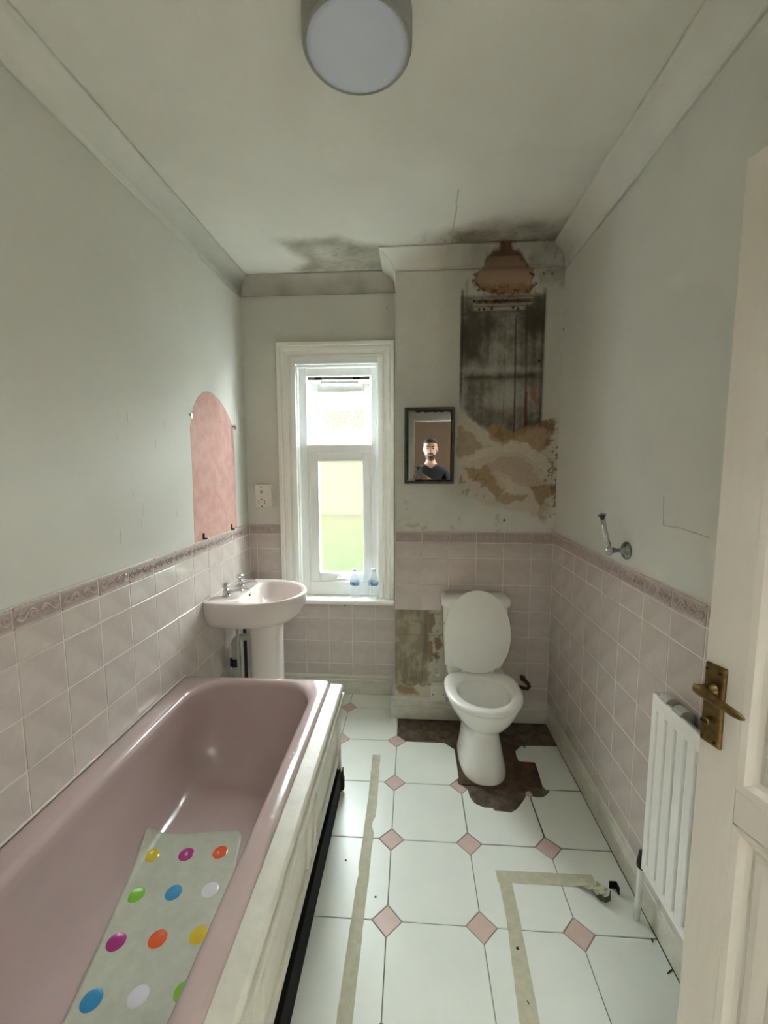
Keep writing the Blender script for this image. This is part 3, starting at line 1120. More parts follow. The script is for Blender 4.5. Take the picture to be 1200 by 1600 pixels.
def bound(poly):
    poly = clip(poly, -1, 0, -Fx0)
    poly = clip(poly, 1, 0, Fx1)
    poly = clip(poly, 0, -1, -Fy0)
    ymax = 2.834
    poly = clip(poly, 0, 1, ymax)
    return poly


SPECIAL = {
    (1, 1): [(.305, 1.674), (.529, 1.674), (.581, 1.726), (.581, 1.952), (.566, 1.962), (.545, 1.93), (.522, 1.901), (.497, 1.872), (.468, 1.852), (.43, 1.856), (.396, 1.858), (.389, 1.873), (.349, 1.874), (.326, 1.886), (.308, 1.897), (.297, 1.92), (.291, 1.939), (.286, 1.987), (.278, 1.978), (.253, 1.952), (.253, 1.726)],
    (2, 1): [(.638, 1.674), (Fx1, 1.674), (Fx1, 2.002), (.69, 2.002), (.679, 1.985), (.66, 1.966), (.642, 1.955), (.618, 1.952), (.597, 1.958), (.585, 1.95), (.585, 1.726)],
    (2, 2): [(.672, 2.006), (Fx1, 2.006), (Fx1, 2.345), (.66, 2.340), (.652, 2.318), (.645, 2.339), (.628, 2.330), (.591, 2.288), (.585, 2.252), (.588, 2.204), (.672, 2.201), (.676, 2.19), (.664, 2.03)],
}
MISSING = {(0, 3), (1, 3), (2, 3), (1, 2), (2, 4), (1, 4), (0, 4)}
for i in range(-4, 3):
    for j in range(-5, 5):
        if (i, j) in MISSING or (i < -1 and j < 1):
            continue
        poly = SPECIAL.get((i, j)) or bound(cell(i, j))
        if i <= -1 and j >= 3:      # beside the chimney skirting
            poly = clip(poly, 1, 0, GX) if j == 3 else clip(poly, 1, 0, -0.128)
        floor_piece('floor_tile', poly, M['ftile'])
for i in range(-3, 4):
    for j in range(-4, 5):
        if (i < -1 and j < 2) or (i, j) in ((1, 3), (2, 3), (3, 3), (1, 4), (2, 4), (3, 4), (0, 4)):
            continue
        cx, cy = GX + i * PT, GY + j * PT
        poly = [(cx - DA, cy), (cx, cy - DA), (cx + DA, cy), (cx, cy + DA)]
        poly = bound(poly)
        if (i, j) == (1, 2):
            poly = [(cx - DA, cy), (cx, cy - DA), (cx + .032, cy - .022), (cx + .012, cy + .004), (cx - .008, cy + .012), (cx - .010, cy + .04)]
        if (i, j) == (2, 2):
            poly = [(cx - .02, cy - .038), (cx, cy - DA), (cx + .018, cy - .036), (cx + .006, cy - .012), (cx - .012, cy - .018)]
        floor_piece('diamond_tile', poly, M['fdia'])
g_ = groutmb.build('grout', M['fgrout'], floor)
g_['kind'] = 'stuff'
# crusty slabs of old adhesive left where tiles have gone
for x0, y0, x1, y1, h in ((-.07, 2.36, .06, 2.54, .004), (.07, 2.36, .16, 2.545, .006), (.165, 2.37, .245, 2.54, .005), (.60, 2.36, .72, 2.54, .004), (.73, 2.37, .83, 2.54, .006), (.27, 2.30, .40, 2.54, .003)):
    mb = MB()
    n = 9
    ring = []
    for k in range(24):
        a = 2 * math.pi * k / 24
        ca, sa = math.cos(a), math.sin(a)
        s = 1 / max(abs(ca), abs(sa))
        r = random.uniform(.86, 1.0)
        ring.append(((x0 + x1) / 2 + ca * s * r * (x1 - x0) / 2, (y0 + y1) / 2 + sa * s * r * (y1 - y0) / 2))
    cx, cy = (x0 + x1) / 2, (y0 + y1) / 2
    mb.loft([[(x, y, -.0085) for x, y in ring], [(cx + (x - cx) * .96, cy + (y - cy) * .96, -.008 + h) for x, y in ring]], True, True, True)
    mb.build('adhesive_slab', M['slab'], floor)

# ================================================================== WINDOW
win = empty('window_1', (-0.50, YB, 0.70), label='white narrow sash window with frosted lower pane and open top light', kind='structure')
# architrave: moulded profile swept round the opening
AP = [(0, 0), (0, .020), (.012, .024), (.016, .020), (.024, .022), (.040, .034), (.055, .038), (.066, .036), (.072, .044), (.090, .046), (.094, .040), (.094, 0)]
mb = MB()
rings = []
for (cx, cz, ox, oz) in ((WX0, .69, -1, 0), (WX0, WZ1, -1, 1), (WX1, WZ1, .87, 1), (WX1, .69, .87, 0)):
    rings.append([(cx + ox * w, YB - d, cz + oz * w) for w, d in AP])
mb.loft(rings, True, True, True)
mb.build('architrave', M['gloss'], win)
# lining of the reveal
mb = MB()
mb.box(WX0 - .004, YB - .022, .70, WX0 + .026, YB + .20, WZ1)
mb.box(WX1 - .026, YB - .022, .70, WX1 + .004, YB + .20, WZ1)
mb.box(WX0 + .026, YB - .022, WZ1 - .046, WX1 - .026, YB + .20, WZ1)
mb.build('reveal_lining', M['upvc'], win, bevel=.003)
mb = MB()
mb.box(WX0 + .020, YB - .005, .70, WX0 + .038, YB + .05, WZ1 - .04)
mb.box(WX1 - .038, YB - .005, .70, WX1 - .020, YB + .05, WZ1 - .04)
mb.box(WX0 + .038, YB - .005, WZ1 - .062, WX1 - .038, YB + .05, WZ1 - .04)
mb.build('stop_bead', M['upvc'], win, bevel=.003)
# outer frame
FY0, FY1 = YB + .030, YB + .095
OX0, OX1 = WX0 + .036, WX1 - .036
UZ0, UZ1, LZ0, LZ1 = 1.752, 2.208, 0.795, 1.690
UX0, UX1, LX0, LX1 = -.714, -.279, -.702, -.288
mb = MB()
mb.box(OX0, FY0, .70, UX0, FY1, 2.262)
mb.box(UX1, FY0, .70, OX1, FY1, 2.262)
mb.box(UX0, FY0, UZ1, UX1, FY1, 2.262)
mb.box(UX0, FY0, LZ1, UX1, FY1, UZ0)
mb.box(UX0, FY0, .70, UX1, FY1, LZ0)
mb.box(UX0, FY0 + .006, LZ0, LX0, FY1, LZ1)
mb.box(LX1, FY0 + .006, LZ0, UX1, FY1, LZ1)
mb.build('frame', M['upvc'], win, bevel=.005)


def sash(name, x0, x1, z0, z1, px0, px1, pz0, pz1, y0, y1, parent, m, pane_m):
    mb = MB()
    mb.box(x0, y0, z0, px0, y1, z1)
    mb.box(px1, y0, z0, x1, y1, z1)
    mb.box(px0, y0, pz1, px1, y1, z1)
    mb.box(px0, y0, z0, px1, y1, pz0)
    pass
    s = mb.build(name, m, parent, bevel=.005)
    mb = MB()
    mb.box(px0 - .003, (y0 + y1) / 2 - .003, pz0 - .003, px1 + .003, (y0 + y1) / 2 + .003, pz1 + .003)
    mb.build('pane', pane_m, s)
    # sloped glazing bead
    mb = MB()
    for a in ((px0 - .012, px0, None), (px1, px1 + .012, None)):
        mb.box(a[0], y0 - .008, pz0 - .012, a[1], y0 + .004, pz1 + .012)
    mb.box(px0, y0 - .008, pz1, px1, y0 + .004, pz1 + .012)
    mb.box(px0, y0 - .008, pz0 - .012, px1, y0 + .004, pz0)
    mb.build('glazing_bead', m, s, bevel=.004)
    return s


ls = sash('lower_sash', LX0 - .006, LX1 + .006, LZ0 - .006, LZ1 + .006, -.642, -.337, .857, 1.636, FY0 + .014, FY1 - .005, win, M['upvc'], M['frost'])
# top light: built closed, then swung outwards from its top edge
us = sash('top_light', UX0 + .006, UX1 - .006, UZ0 + .006, UZ1 - .030, -.640, -.334, 1.828, 2.118, FY0 + .020, FY1, win, M['upvc'], M['pattern'])
ang = math.radians(21)
hy, hz = FY1, UZ1 - .030
loc = world_loc(us)
d = Vector((0, loc.y - hy, loc.z - hz))
rot = Matrix.Rotation(ang, 4, 'X')
us.rotation_euler = (ang, 0, 0)
us.location = (Vector((loc.x, hy, hz)) + rot @ d) - world_loc(win)
mb = MB()
mb.box(UX0 + .004, FY0 + .012, UZ1 - .026, UX1 - .004, FY0 + .026, UZ1 - .004)
hr = mb.build('hinge_rail', M['dullchrome'], win, bevel=.002)
for x in (-.635, -.375):
    MB().box(x - .022, FY0 + .006, UZ1 - .022, x + .022, FY0 + .014, UZ1 - .010).build('hinge_block', M['blackrubber'], win)
MB().box(-.62, FY0 + .010, UZ1 - .052, -.36, FY0 + .024, UZ1 - .030).build('trickle_vent', M['upvc'], win, bevel=.003)
# handles
mb = MB()
mb.box(-.530, FY0 + .000, .808, -.500, FY0 + .016, .832)
mb.tube([(-.515, FY0 + .004, .820), (-.515, FY0 - .020, .820), (-.500, FY0 - .028, .822), (-.462, FY0 - .030, .826), (-.440, FY0 - .028, .824)], [.008, .008, .009, .008, .006], 8)
mb.build('sash_handle', M['whiteplastic'], win, smooth=True)
mb = MB()
yy = FY1 + .125
mb.tube([(-.478, yy - .06, 1.79), (-.476, yy - .075, 1.80), (-.482, yy - .085, 1.83), (-.484, yy - .092, 1.87)], [.008, .009, .008, .006], 8)
mb.lathe([(.018, yy - .066), (.018, yy - .05)], (-.476, 0, 1.79), 1, 14)
mb.build('top_light_handle', M['whiteplastic'], win, smooth=True)
mb = MB()
mb.tube([(-.705, FY1 - .01, 2.06), (-.70, FY1 + .02, 2.02), (-.697, FY1 + .035, 2.00)], .006, 6)
mb.build('stay_arm', M['whiteplastic'], win)
# sill board
mb = MB()
mb.prism([(2.776, .672), (2.772, .680), (2.772, .692), (2.778, .699), (YB + .20, .701), (YB + .20, .668), (2.776, .668)], 0, -.925, XCH - .012)
mb.build('sill', M['gloss'], win, bevel=.002)
mb = MB()
mb.tube([(-.122, 2.810, .815), (-.128, 2.806, .805), (-.118, 2.800, .79)], .007, 6)
mb.build('latch', M['whiteplastic'], win)

# ================================================================== DOOR (open, at the right)
E_ = Vector((.586, .85))
Hg = Vector((.85, -.04))
dv = (E_ - Hg)
DW = dv.length
drz = math.atan2(dv.y, dv.x)
door = empty('door_1', (Hg.x, Hg.y, 0), drz, label='cream panelled door standing open at the right', kind='structure')
# local: x from hinge (0) to free edge (DW), visible face at y=0 on the +y (room) side, thickness to y=-0.038
DT, ZT = -.038, 2.14


def dbox(name, x0, x1, z0, z1, y0=DT, y1=0.0, m=None, bev=.003, parent=None):
    return MB().box(x0, y0, z0, x1, y1, z1).build(name, m or M['door'], parent or door, bevel=bev, local=True)


SW = .076
MZ0, MZ1 = .930, 1.000
dbox('stile', DW - SW, DW, .01, ZT)
dbox('stile', 0, SW, .01, ZT)
dbox('stile', DW / 2 - .045, DW / 2 + .045, .01, ZT)
for x0, x1 in ((SW, DW / 2 - .045), (DW / 2 + .045, DW - SW)):
    dbox('rail', x0, x1, ZT - .09, ZT)
    dbox('rail', x0, x1, MZ0, MZ1)
    dbox('rail', x0, x1, .01, .22)
    for z0, z1 in ((.22, MZ0), (MZ1, ZT - .09)):
        dbox('panel', x0, x1, z0, z1, DT + .012, -.014, bev=0)
        mb = MB()
        pr_ = [(0, 0), (.012, -.002), (.022, -.010), (.030, -.014)]
        rings = []
        for w, d_ in pr_:
            rings.append([(x0 + w, d_, z0 + w), (x1 - w, d_, z0 + w), (x1 - w, d_, z1 - w), (x0 + w, d_, z1 - w)])
        mb.loft(rings)
        mb.build('moulding', M['door'], door, local=True)
        mb = MB()
        rings = []
        for w, d_ in ((.034, -.0145), (.040, -.008), (.052, -.0065), (.075, -.0105)):
            rings.append([(x0 + w, d_, z0 + w), (x1 - w, d_, z0 + w), (x1 - w, d_, z1 - w), (x0 + w, d_, z1 - w)])
        mb.loft(rings)
        mb.build('bead', M['door'], door, local=True)
# brass lever set (u measured from the free edge)
U = lambda u: DW - u
mb = MB()
rings = []
for g, y in ((0, .0), (0, .005), (.004, .009)):
    rings.append([(U(u), y, z) for u, z in ((.005 + g, 1.055 + g), (.046 - g, 1.055 + g), (.046 - g, 1.218 - g), (.005 + g, 1.218 - g))])
mb.loft(rings, True, True, True)
plate = mb.build('backplate', M['brass'], door, local=True, bevel=.002)
hs = Vector((U(.026), 0, 1.172))
mb = MB()
mb.lathe([(.013, .008), (.013, .013), (.0105, .015), (.0095, .034), (.011, .040)], (hs.x, 0, hs.z), 1, 20)
lv = mb.build('lever_rose', M['brass'], door, smooth=True, local=True)
mb = MB()
rings = []
for u, y, z, w, t in ((.010, .036, 1.170, .004, .003), (.014, .040, 1.171, .009, .005), (.026, .043, 1.172, .0105, .0055), (.045, .044, 1.171, .0105, .005), (.070, .044, 1.168, .0095, .0045), (.092, .043, 1.165, .0085, .004), (.104, .041, 1.163, .006, .0035), (.109, .040, 1.162, .002, .002)):
    rings.append([(U(u), y + t * math.sin(2 * math.pi * k / 14), z + w * math.cos(2 * math.pi * k / 14)) for k in range(14)])
mb.loft(rings, True, True, True)
mb.build('lever', M['brass'], door, smooth=True, local=True)
mb = MB()
mb.lathe([(.0085, .008), (.0085, .020), (.0075, .022)], (U(.024), 0, 1.106), 1, 18)
mb.build('turn_knob', M['brass'], door, smooth=False, local=True)
MB().box(U(.031), .021, 1.1045, U(.017), .0228, 1.1075).build('turn_slot', M['darkbrass'], door, local=True)
for u, z in ((.012, 1.206), (.037, 1.206), (.012, 1.066), (.037, 1.066)):
    MB().lathe([(.0032, .0085), (.0032, .0098)], (U(u), 0, z), 1, 10).build('screw', M['darkbrass'], door, local=True)
# brass patina plate lifts off the door by its own thickness; hinges on the far edge
for z in (.25, 1.9):
    MB().lathe([(.006, z - .05), (.006, z + .05)], (-.004, .004, 0), 2, 10).build('hinge', M['brass'], door, local=True)

# ================================================================== BATH
BZ = .563
bx0, bx1, by0, by1 = XL + .0095, -.392, .262, 1.962
bath = empty('bath', ((bx0 + bx1) / 2, (by0 + by1) / 2, 0), label='dusty pink enamel bath along the left wall', cat='bath')


def bath_ring(x0, x1, y0, y1, rn, rf, n=9):
    """rounded rectangle with different corner radii at the near and far end"""
    pts = []
    for cx, cy, a0, r in ((x1, y0, -90, rn), (x1, y1, 0, rf), (x0, y1, 90, rf), (x0, y0, 180, rn)):
        sx = -1 if cx == x1 else 1
        sy = 1 if cy == y0 else -1
        for k in range(n + 1):
            a = math.radians(a0 + 90 * k / n)
            pts.append((cx + sx * r + r * math.cos(a), cy + sy * r + r * math.sin(a)))
    return pts


mb = MB()
rings = []
for e, z in ((.006, .515), (.0, .520), (.0, .552), (.004, .560), (.012, BZ)):
    rings.append([(x, y, z) for x, y in bath_ring(bx0 + e, bx1 - e, by0 + e, by1 - e, .03, .03)])
ix0, ix1, iy0, iy1 = -1.050, -.438, .36, 1.938
IN = [(0, BZ), (.008, .5625), (.020, .560), (.034, .553), (.046, .541), (.085, .49), (.15, .40), (.23, .31), (.34, .245), (.50, .205), (.70, .187), (1.0, .178)]
for s, z in IN:
    sx, sf, sn = s * .125, s * .33, s * .22
    if s < .05:
        sx = sf = sn = s * .55
    rings.append([(x, y, z) for x, y in bath_ring(ix0 + sx, ix1 - sx, iy0 + sn, iy1 - sf, .12 - .02 * s, .17 - .04 * s)])
rings.append([(x, y, .175) for x, y in bath_ring(-.80, -.71, .75, 1.45, .04, .04)])
mb.loft(rings, True, False, True)
tub = mb.build('tub', M['bath'], bath, smooth=True)
auto_smooth(tub, 60)
tub_bvh = BVHTree.FromPolygons([Vector(p) for p in mb.v], mb.f)
# waste and overflow at the near end
MB().lathe([(.030, .1768), (.030, .180), (.020, .181)], (-.755, .66, 0), 2, 20).build('waste_ring', M['chrome'], bath, smooth=True)
# sealant bead on the wall side
MB().tube([(XL + .011, by0 + .02, BZ + .003), (XL + .011, by1 - .01, BZ + .003)], .005, 8).build('sealant', M['seal'], bath)
# feet under the rim so the bath stands on the floor
for y in (.32, 1.90):
    for x in (-1.095, -.425):
        MB().box(x - .012, y - .015, -.008, x + .012, y + .015, .52).build('leg', M['black'], bath)
MB().box(bx0 + .02, 1.925, .02, -.396, 1.937, .514).build('end_panel', M['oldgloss'], bath)
# scratches and scuffs of white paint on the rim
for (x, y, w, l, a) in ((-.425, 1.42, .010, .016, .3), (-.418, 1.445, .006, .010, 1), (-.432, 1.40, .007, .009, .2), (-.422, 1.47, .004, .012, .1)):
    mb = MB()
    mb.lathe([(1, 0), (.8, .0004)], (0, 0, 0), 2, 10)
    o = mb.build('paint_scuff', M['seal'], bath)
    o.scale = (w * .5, l * .5, 1)
    o.location = Vector((x, y, BZ + .0003)) - world_loc(bath)
    o.rotation_euler = (0, 0, a)

# ---- bath panel
bp = empty('bath_boarding', (-.36, 1.1, 0), label='worn white panelled boarding on the side of the pink bath', cat='boarding')
py0, py1 = .24, 1.955
mb = MB()
mb.prism([(-.394, .515), (-.334, .515), (-.330, .522), (-.330, .536), (-.337, .543), (-.392, .546)], 1, py0, py1)
mb.build('top_rail', M['oldgloss'], bp, bevel=.002)
# leaning panel face from z=.515 to .145
FX = lambda z: -.3385 - (.515 - z) / .37 * .022


def pbox(name, y0, y1, z0, z1, t, m=M['oldgloss'], off=0.0, bev=.002):
    mb = MB()
    vs = []
    for z in (z0, z1):
        for y in (y0, y1):
            for o_ in (-.014, t):
                vs.append((FX(z) + off + o_, y, z))
    mb.add(vs, [(0, 1, 3, 2), (4, 6, 7, 5), (0, 4, 5, 1), (2, 3, 7, 6), (0, 2, 6, 4), (1, 5, 7, 3)])
    return mb.build(name, m, bp, bevel=bev)


pbox('panel_board', py0, py1 - .01, .145, .515, 0)
pbox('upper_moulding', py0, py1 - .004, .478, .506, .016)
pbox('lower_moulding', py0, py1 - .02, .150, .185, .006)
edges = [.26, .80, 1.345, 1.93]
for a, b in zip(edges[:-1], edges[1:]):
    # raised rectangular beading of each field
    y0, y1, z0, z1 = a + .035, b - .035, .215, .455
    w = .022
    for q in ((y0, y1, z1 - w, z1), (y0, y1, z0, z0 + w), (y0, y0 + w, z0, z1), (y1 - w, y1, z0, z1)):
        pbox('beading', *q, .011, bev=.004)
# end board beside the basin, dark plinth, splintered post
MB().box(-.394, py1 - .018, .03, -.345, py1, .515).build('end_post', M['oldgloss'], bp, bevel=.002)
MB().box(-.385, py0, -.004, -.343, py1 - .05, .132).build('plinth', M['black'], bp, bevel=.003)
mb = MB()
for k in range(9):
    x = -.372 + .005 * k + random.uniform(-.002, .002)
    h0, h1 = random.uniform(.0, .02), .085 + random.uniform(-.02, .035)
    y = py1 - .03 + random.uniform(-.012, .018)
    mb.box(x, y, h0 if k else 0, x + .006, y + .025, h1)
mb.build('splintered_post', M['wood'], bp)

# ---- bath mat following the tub floor
mat_o = empty('bath_mat', (-.80, 1.13, .19), label='milky non-slip mat with coloured dots lying in the bath', cat='bath mat')
MO, MU, MV = Vector((-.822, 1.368)), Vector((.119, .017)), Vector((.0310, -.1385))


def on_tub(x, y, lift):
    h = tub_bvh.ray_cast(Vector((x, y, .5)), Vector((0, 0, -1)))
    if h[0] is None:
        return Vector((x, y, .2)), Vector((0, 0, 1))
    n = h[1] if h[1].z > 0 else -h[1]
    return h[0] + n * lift, n


nu, nv = 40, 76
mb = MB()
vs, fs = [], []
us_ = np.linspace(-1.40, 1.58, nu)
vs_ = np.linspace(-.66, 4.6, nv)
for a in range(nu):
    for b in range(nv):
        u, v = us_[a], vs_[b]
        # pull the four corner zones onto the rounded outline
        r = .28
        cu = min(max(u, -1.40 + r), 1.58 - r)
        cv = min(max(v, -.66 + r), 4.6 - r)
        du, dv_ = u - cu, v - cv
        ln = math.hypot(du, dv_)
        if ln > r:
            du, dv_ = du / ln * r, dv_ / ln * r
        p2 = MO + MU * (cu + du) + MV * (cv + dv_)
        p, _n = on_tub(p2.x, p2.y, .004)
        vs.append(p)
for a in range(nu - 1):
    for b in range(nv - 1):
        fs.append((a * nv + b, (a + 1) * nv + b, (a + 1) * nv + b + 1, a * nv + b + 1))
mb.add(vs, fs)
sheet = mb.build('sheet', M['mat'], mat_o, smooth=True)
sd = sheet.modifiers.new('thickness', 'SOLIDIFY')
sd.thickness = .003
DC = dict(yel=S(216, 190, 52), mag=S(170, 52, 130), ora=S(222, 92, 44), gre=S(126, 190, 62), blu=S(52, 138, 190), clr=S(222, 220, 226))
DM = {k: mat('mat_dot_' + k, c, .15, coat=.5) for k, c in DC.items()}
layout = [['yel', 'mag', 'ora'], ['gre', 'blu', 'clr'], ['mag', 'ora', 'yel'], ['blu', 'clr', 'gre'], ['ora', 'yel', 'mag']]


def dome(name, u, v, r, h, m, lift=.005):
    p2 = MO + MU * u + MV * v
    p, n = on_tub(p2.x, p2.y, lift)
    mb = MB()
    mb.lathe([(r, 0), (r * .96, h * .35), (r * .82, h * .66), (r * .55, h * .9), (r * .2, h)], (0, 0, 0), 2, 24)
    o = mb.build(name, m, mat_o, smooth=True)
    o.rotation_euler = Vector((0, 0, 1)).rotation_difference(n).to_euler()
    o.location = p - world_loc(mat_o)
    return o


NM = dict(yel='yellow', mag='magenta', ora='orange', gre='green', blu='blue', clr='clear')
for j, row in enumerate(layout):
    for i, k in enumerate(row):
        o = dome('dot', i - 1, j, .036, .009, DM[k])
        o['label'] = NM[k] + ' glossy oval dot'
for u, v in ((-.55, .55), (-.42, 1.0), (.3, 1.5), (-.2, 2.5), (.6, 2.6), (.5, 3.4), (1.3, 1.6), (-.8, 3.2), (.2, .5), (-1.2, 1.5)):
    dome('sucker', u, v, .011, .003, M['mat'])

# ================================================================== WASHBASIN
BY, BW = 2.405, XL + TT
basin = empty('washbasin', (BW, BY, 0), label='pale pink pedestal washbasin in the left corner', cat='washbasin')


def dshape(pts, n=64, c=(.26, 0)):
    """half outline (d, half width) -> closed ring sampled by angle about c"""
    P2 = [Vector(p) for p in pts]
    sm = []
    ext = [P2[0]] + P2 + [P2[-1]]
    for i in range(1, len(ext) - 2):
        for t in np.linspace(0, 1, 12, endpoint=False):
            a, b, c_, d_ = ext[i - 1], ext[i], ext[i + 1], ext[i + 2]
            sm.append(.5 * ((2 * b) + (c_ - a) * t + (2 * a - 5 * b + 4 * c_ - d_) * t * t + (3 * b - a - 3 * c_ + d_) * t ** 3))
    sm.append(P2[-1])
    full = [(p.x, p.y) for p in sm] + [(p.x, -p.y) for p in sm[::-1]]
    out = []
    for k in range(n):
        a = 2 * math.pi * k / n
        dx, dy = math.cos(a), math.sin(a)
        best = None
        for i in range(len(full)):
            (x1, y1), (x2, y2) = full[i], full[(i + 1) % len(full)]
            ex, ey = x2 - x1, y2 - y1
            den = dx * ey - dy * ex
            if abs(den) < 1e-12:
                continue
            t = ((x1 - c[0]) * ey - (y1 - c[1]) * ex) / den
            s = ((x1 - c[0]) * dy - (y1 - c[1]) * dx) / den
            if t > 1e-6 and -1e-6 <= s <= 1 + 1e-6 and (best is None or t > best):
                best = t
        out.append((c[0] + dx * (best or 0), c[1] + dy * (best or 0)))
    return out


outer = dshape([(0.0, .245), (.06, .252), (.16, .262), (.26, .258), (.36, .228), (.43, .178), (.48, .105), (.503, .03), (.505, 0)], c=(.24, 0))
inner = dshape([(.155, .0), (.155, .12), (.165, .185), (.21, .222), (.28, .226), (.35, .200), (.41, .155), (.455, .09), (.473, .03), (.475, 0)], c=(.30, 0))


def scl(ring, s, c=(.24, 0), sy=None):
    return [(c[0] + (x - c[0]) * s, c[1] + (y - c[1]) * (sy or s)) for x, y in ring]


def place(ring, z, flat=True):
    return [(BW + max(x, 0.0005), BY + y, z) for x, y in ring]


mb = MB()
rings = []
for s, z, cx in ((.42, .690, .19), (.62, .694, .19), (.80, .716, .20), (.91, .755, .22), (.975, .805, .24), (.995, .838, .24), (1.0, .852, .24), (1.0, .862, .24), (.99, .8685, .24), (.975, .870, .24)):
    rg = scl(outer, s, (cx, 0))
    # keep the back of the bowl on the wall
    rg = [(max(0.0, x - (1 - s) * .24) if x < .24 else x, y) for x, y in rg]
    rings.append(place(rg, z))
rings.append(place(scl(outer, .955), .869))
rings.append(place(scl(inner, 1.0, (.30, 0)), .866))
for s, z in ((.975, .860), (.95, .845), (.90, .815), (.80, .775), (.62, .745), (.38, .732), (.10, .728)):
    rings.append(place(scl(inner, s, (.30, 0)), z))
mb.loft(rings, True, True, True)
bowl = mb.build('bowl', M['basin'], basin, smooth=True)
auto_smooth(bowl, 50)
MB().lathe([(.020, .7285), (.020, .7305), (.012, .731)], (BW + .30, BY, 0), 2, 18).build('waste_ring', M['chrome'], basin, smooth=True)
ov = MB().lathe([(.011, 0), (.011, .004)], (0, 0, 0), 0, 16).build('overflow_hole', M['dark'], basin)
ov.location = Vector((BW + .163, BY - .0, .838)) - world_loc(basin)
ov.rotation_euler = (0, math.radians(12), 0)
# pedestal
mb = MB()
rings = []
for z, w, d_ in ((0, .108, .115), (.02, .108, .115), (.10, .099, .104), (.30, .094, .098), (.55, .094, .098), (.68, .100, .103), (.71, .104, .106)):
    rg = []
    for k in range(28):
        a = 2 * math.pi * k / 28
        ca, sa = math.cos(a), math.sin(a)
        x = d_ * (abs(ca) ** .75) * math.copysign(1, ca)
        y = w * (abs(sa) ** .75) * math.copysign(1, sa)
        if x < 0:
            x *= .85
        rg.append((-.868 + x, BY - .01 + y, z))
    rings.append(rg)
mb.loft(rings, True, True, True)
mb.build('pedestal', M['basin'], basin, smooth=True)


def tap(y):
    o = empty('tap', (BW + .068, y, .868))
    o.parent = basin
    o.location = Vector((BW + .068, y, .868)) - world_loc(basin)
    L = lambda mb, n, m, **k: mb.build(n, m, o, local=True, **k)
    mb = MB()
    mb.lathe([(.024, 0), (.024, .005), (.018, .008), (.016, .020), (.018, .028), (.015, .036), (.011, .040), (.011, .046)], n=20)
    L(mb, 'tap_body', M['chrome'], smooth=True)
    mb = MB()
    mb.tube([(.005, 0, .018), (.03, 0, .024), (.06, 0, .032), (.082, 0, .036), (.092, 0, .034), (.095, 0, .022)], [.013, .012, .0105, .0095, .0095, .009], 12)
    L(mb, 'spout', M['chrome'], smooth=True)
    mb = MB()
    mb.lathe([(.010, .044), (.017, .047), (.0225, .056), (.0215, .068), (.017, .074), (.006, .076)], n=8)
    L(mb, 'tap_knob', M['chrome'])
    return o


tap(2.300)
tap(2.505)
mb = MB()
mb.tube([(BW + .10, BY + .03, .872), (BW + .14, BY + .025, .871), (BW + .156, BY + .02, .862), (BW + .162, BY + .018, .846)], .0022, 6)
mb.build('plug_chain', M['dullchrome'], basin)
MB().tube([(BW + .003, BY - .25, .872), (BW + .003, BY + .25, .872)], .004, 6).build('sealant', M['seal'], basin)

# pipes behind the pedestal
wp = empty('waste_pipe', (-1.065, 2.41, 0), label='grey plastic waste pipe with black clips beside the pedestal', cat='pipe')
mb = MB()
pts = [(-.955, 2.43, .58), (-1.00, 2.425, .575)]
for k in range(9):
    a = math.radians(90 - 90 * k / 8)
    pts.append((-1.02 - .05 * math.cos(a), 2.415, .525 + .05 * math.sin(a)))
pts.append((-1.07, 2.412, 0))
mb.tube(pts, .0215, 14)
mb.build('pipe', M['greyplastic'], wp, smooth=True)
for z in (.395, .412, .430):
    MB().lathe([(.031, z), (.031, z + .011)], (-1.07, 2.412, 0), 2, 16).build('collar', M['blackrubber'], wp)
for z in (.47, .335):
    MB().lathe([(.0235, z), (.0235, z + .012)], (-1.07, 2.412, 0), 2, 16).build('joint_ring', M['greyplastic'], wp)
tag(MB().tube([(-1.02, 2.345, 0), (-1.02, 2.345, .40), (-1.022, 2.345, .688)], .0085, 10).build('supply_pipe', M['greyplastic'], smooth=True), 'thin pale supply pipe running up to the near tap', 'pipe')
tag(MB().tube([(-1.03, 2.475, .0), (-1.03, 2.475, .54), (-1.035, 2.478, .688)], .0105, 10).build('supply_pipe', M['blackrubber'], smooth=True), 'black supply hose half hidden behind the pedestal', 'pipe')
mb = MB()
mb.box(-1.10, 2.462, 0, -1.055, 2.488, .53)
tag(mb.build('pipe_trunking', M['greyplastic'], bevel=.003), 'grey pipe boxing standing behind the waste pipe', 'trunking')

# ================================================================== TOILET
toi = empty('toilet', (.375, 2.585, 0), math.radians(1.6), label='white close-coupled toilet with raised lid', cat='toilet')
# local: x lateral, y: 0 at the wall, negative towards the room


def egg(yf, yb, hw, n=40, p=2.0, wide=.55, flat=0.0):
    """closed ring: front at y=yf (negative), back at y=yb; widest at fraction wide from the front"""
    yc = yf + (yb - yf) * wide
    out = []
    for k in range(n):
        a = 2 * math.pi * k / n
        ca, sa = math.cos(a), math.sin(a)
        x = hw * math.copysign(abs(ca) ** (2 / p), ca)
        if sa < 0:
            y = yc + (yc - yf) * math.copysign(abs(sa) ** (2 / p), sa)
        else:
            pp = p + flat
            y = yc + (yb - yc) * math.copysign(abs(sa) ** (2 / pp), sa)
            x = hw * math.copysign(abs(ca) ** (2 / pp), ca)
        out.append((x, y))
    return out


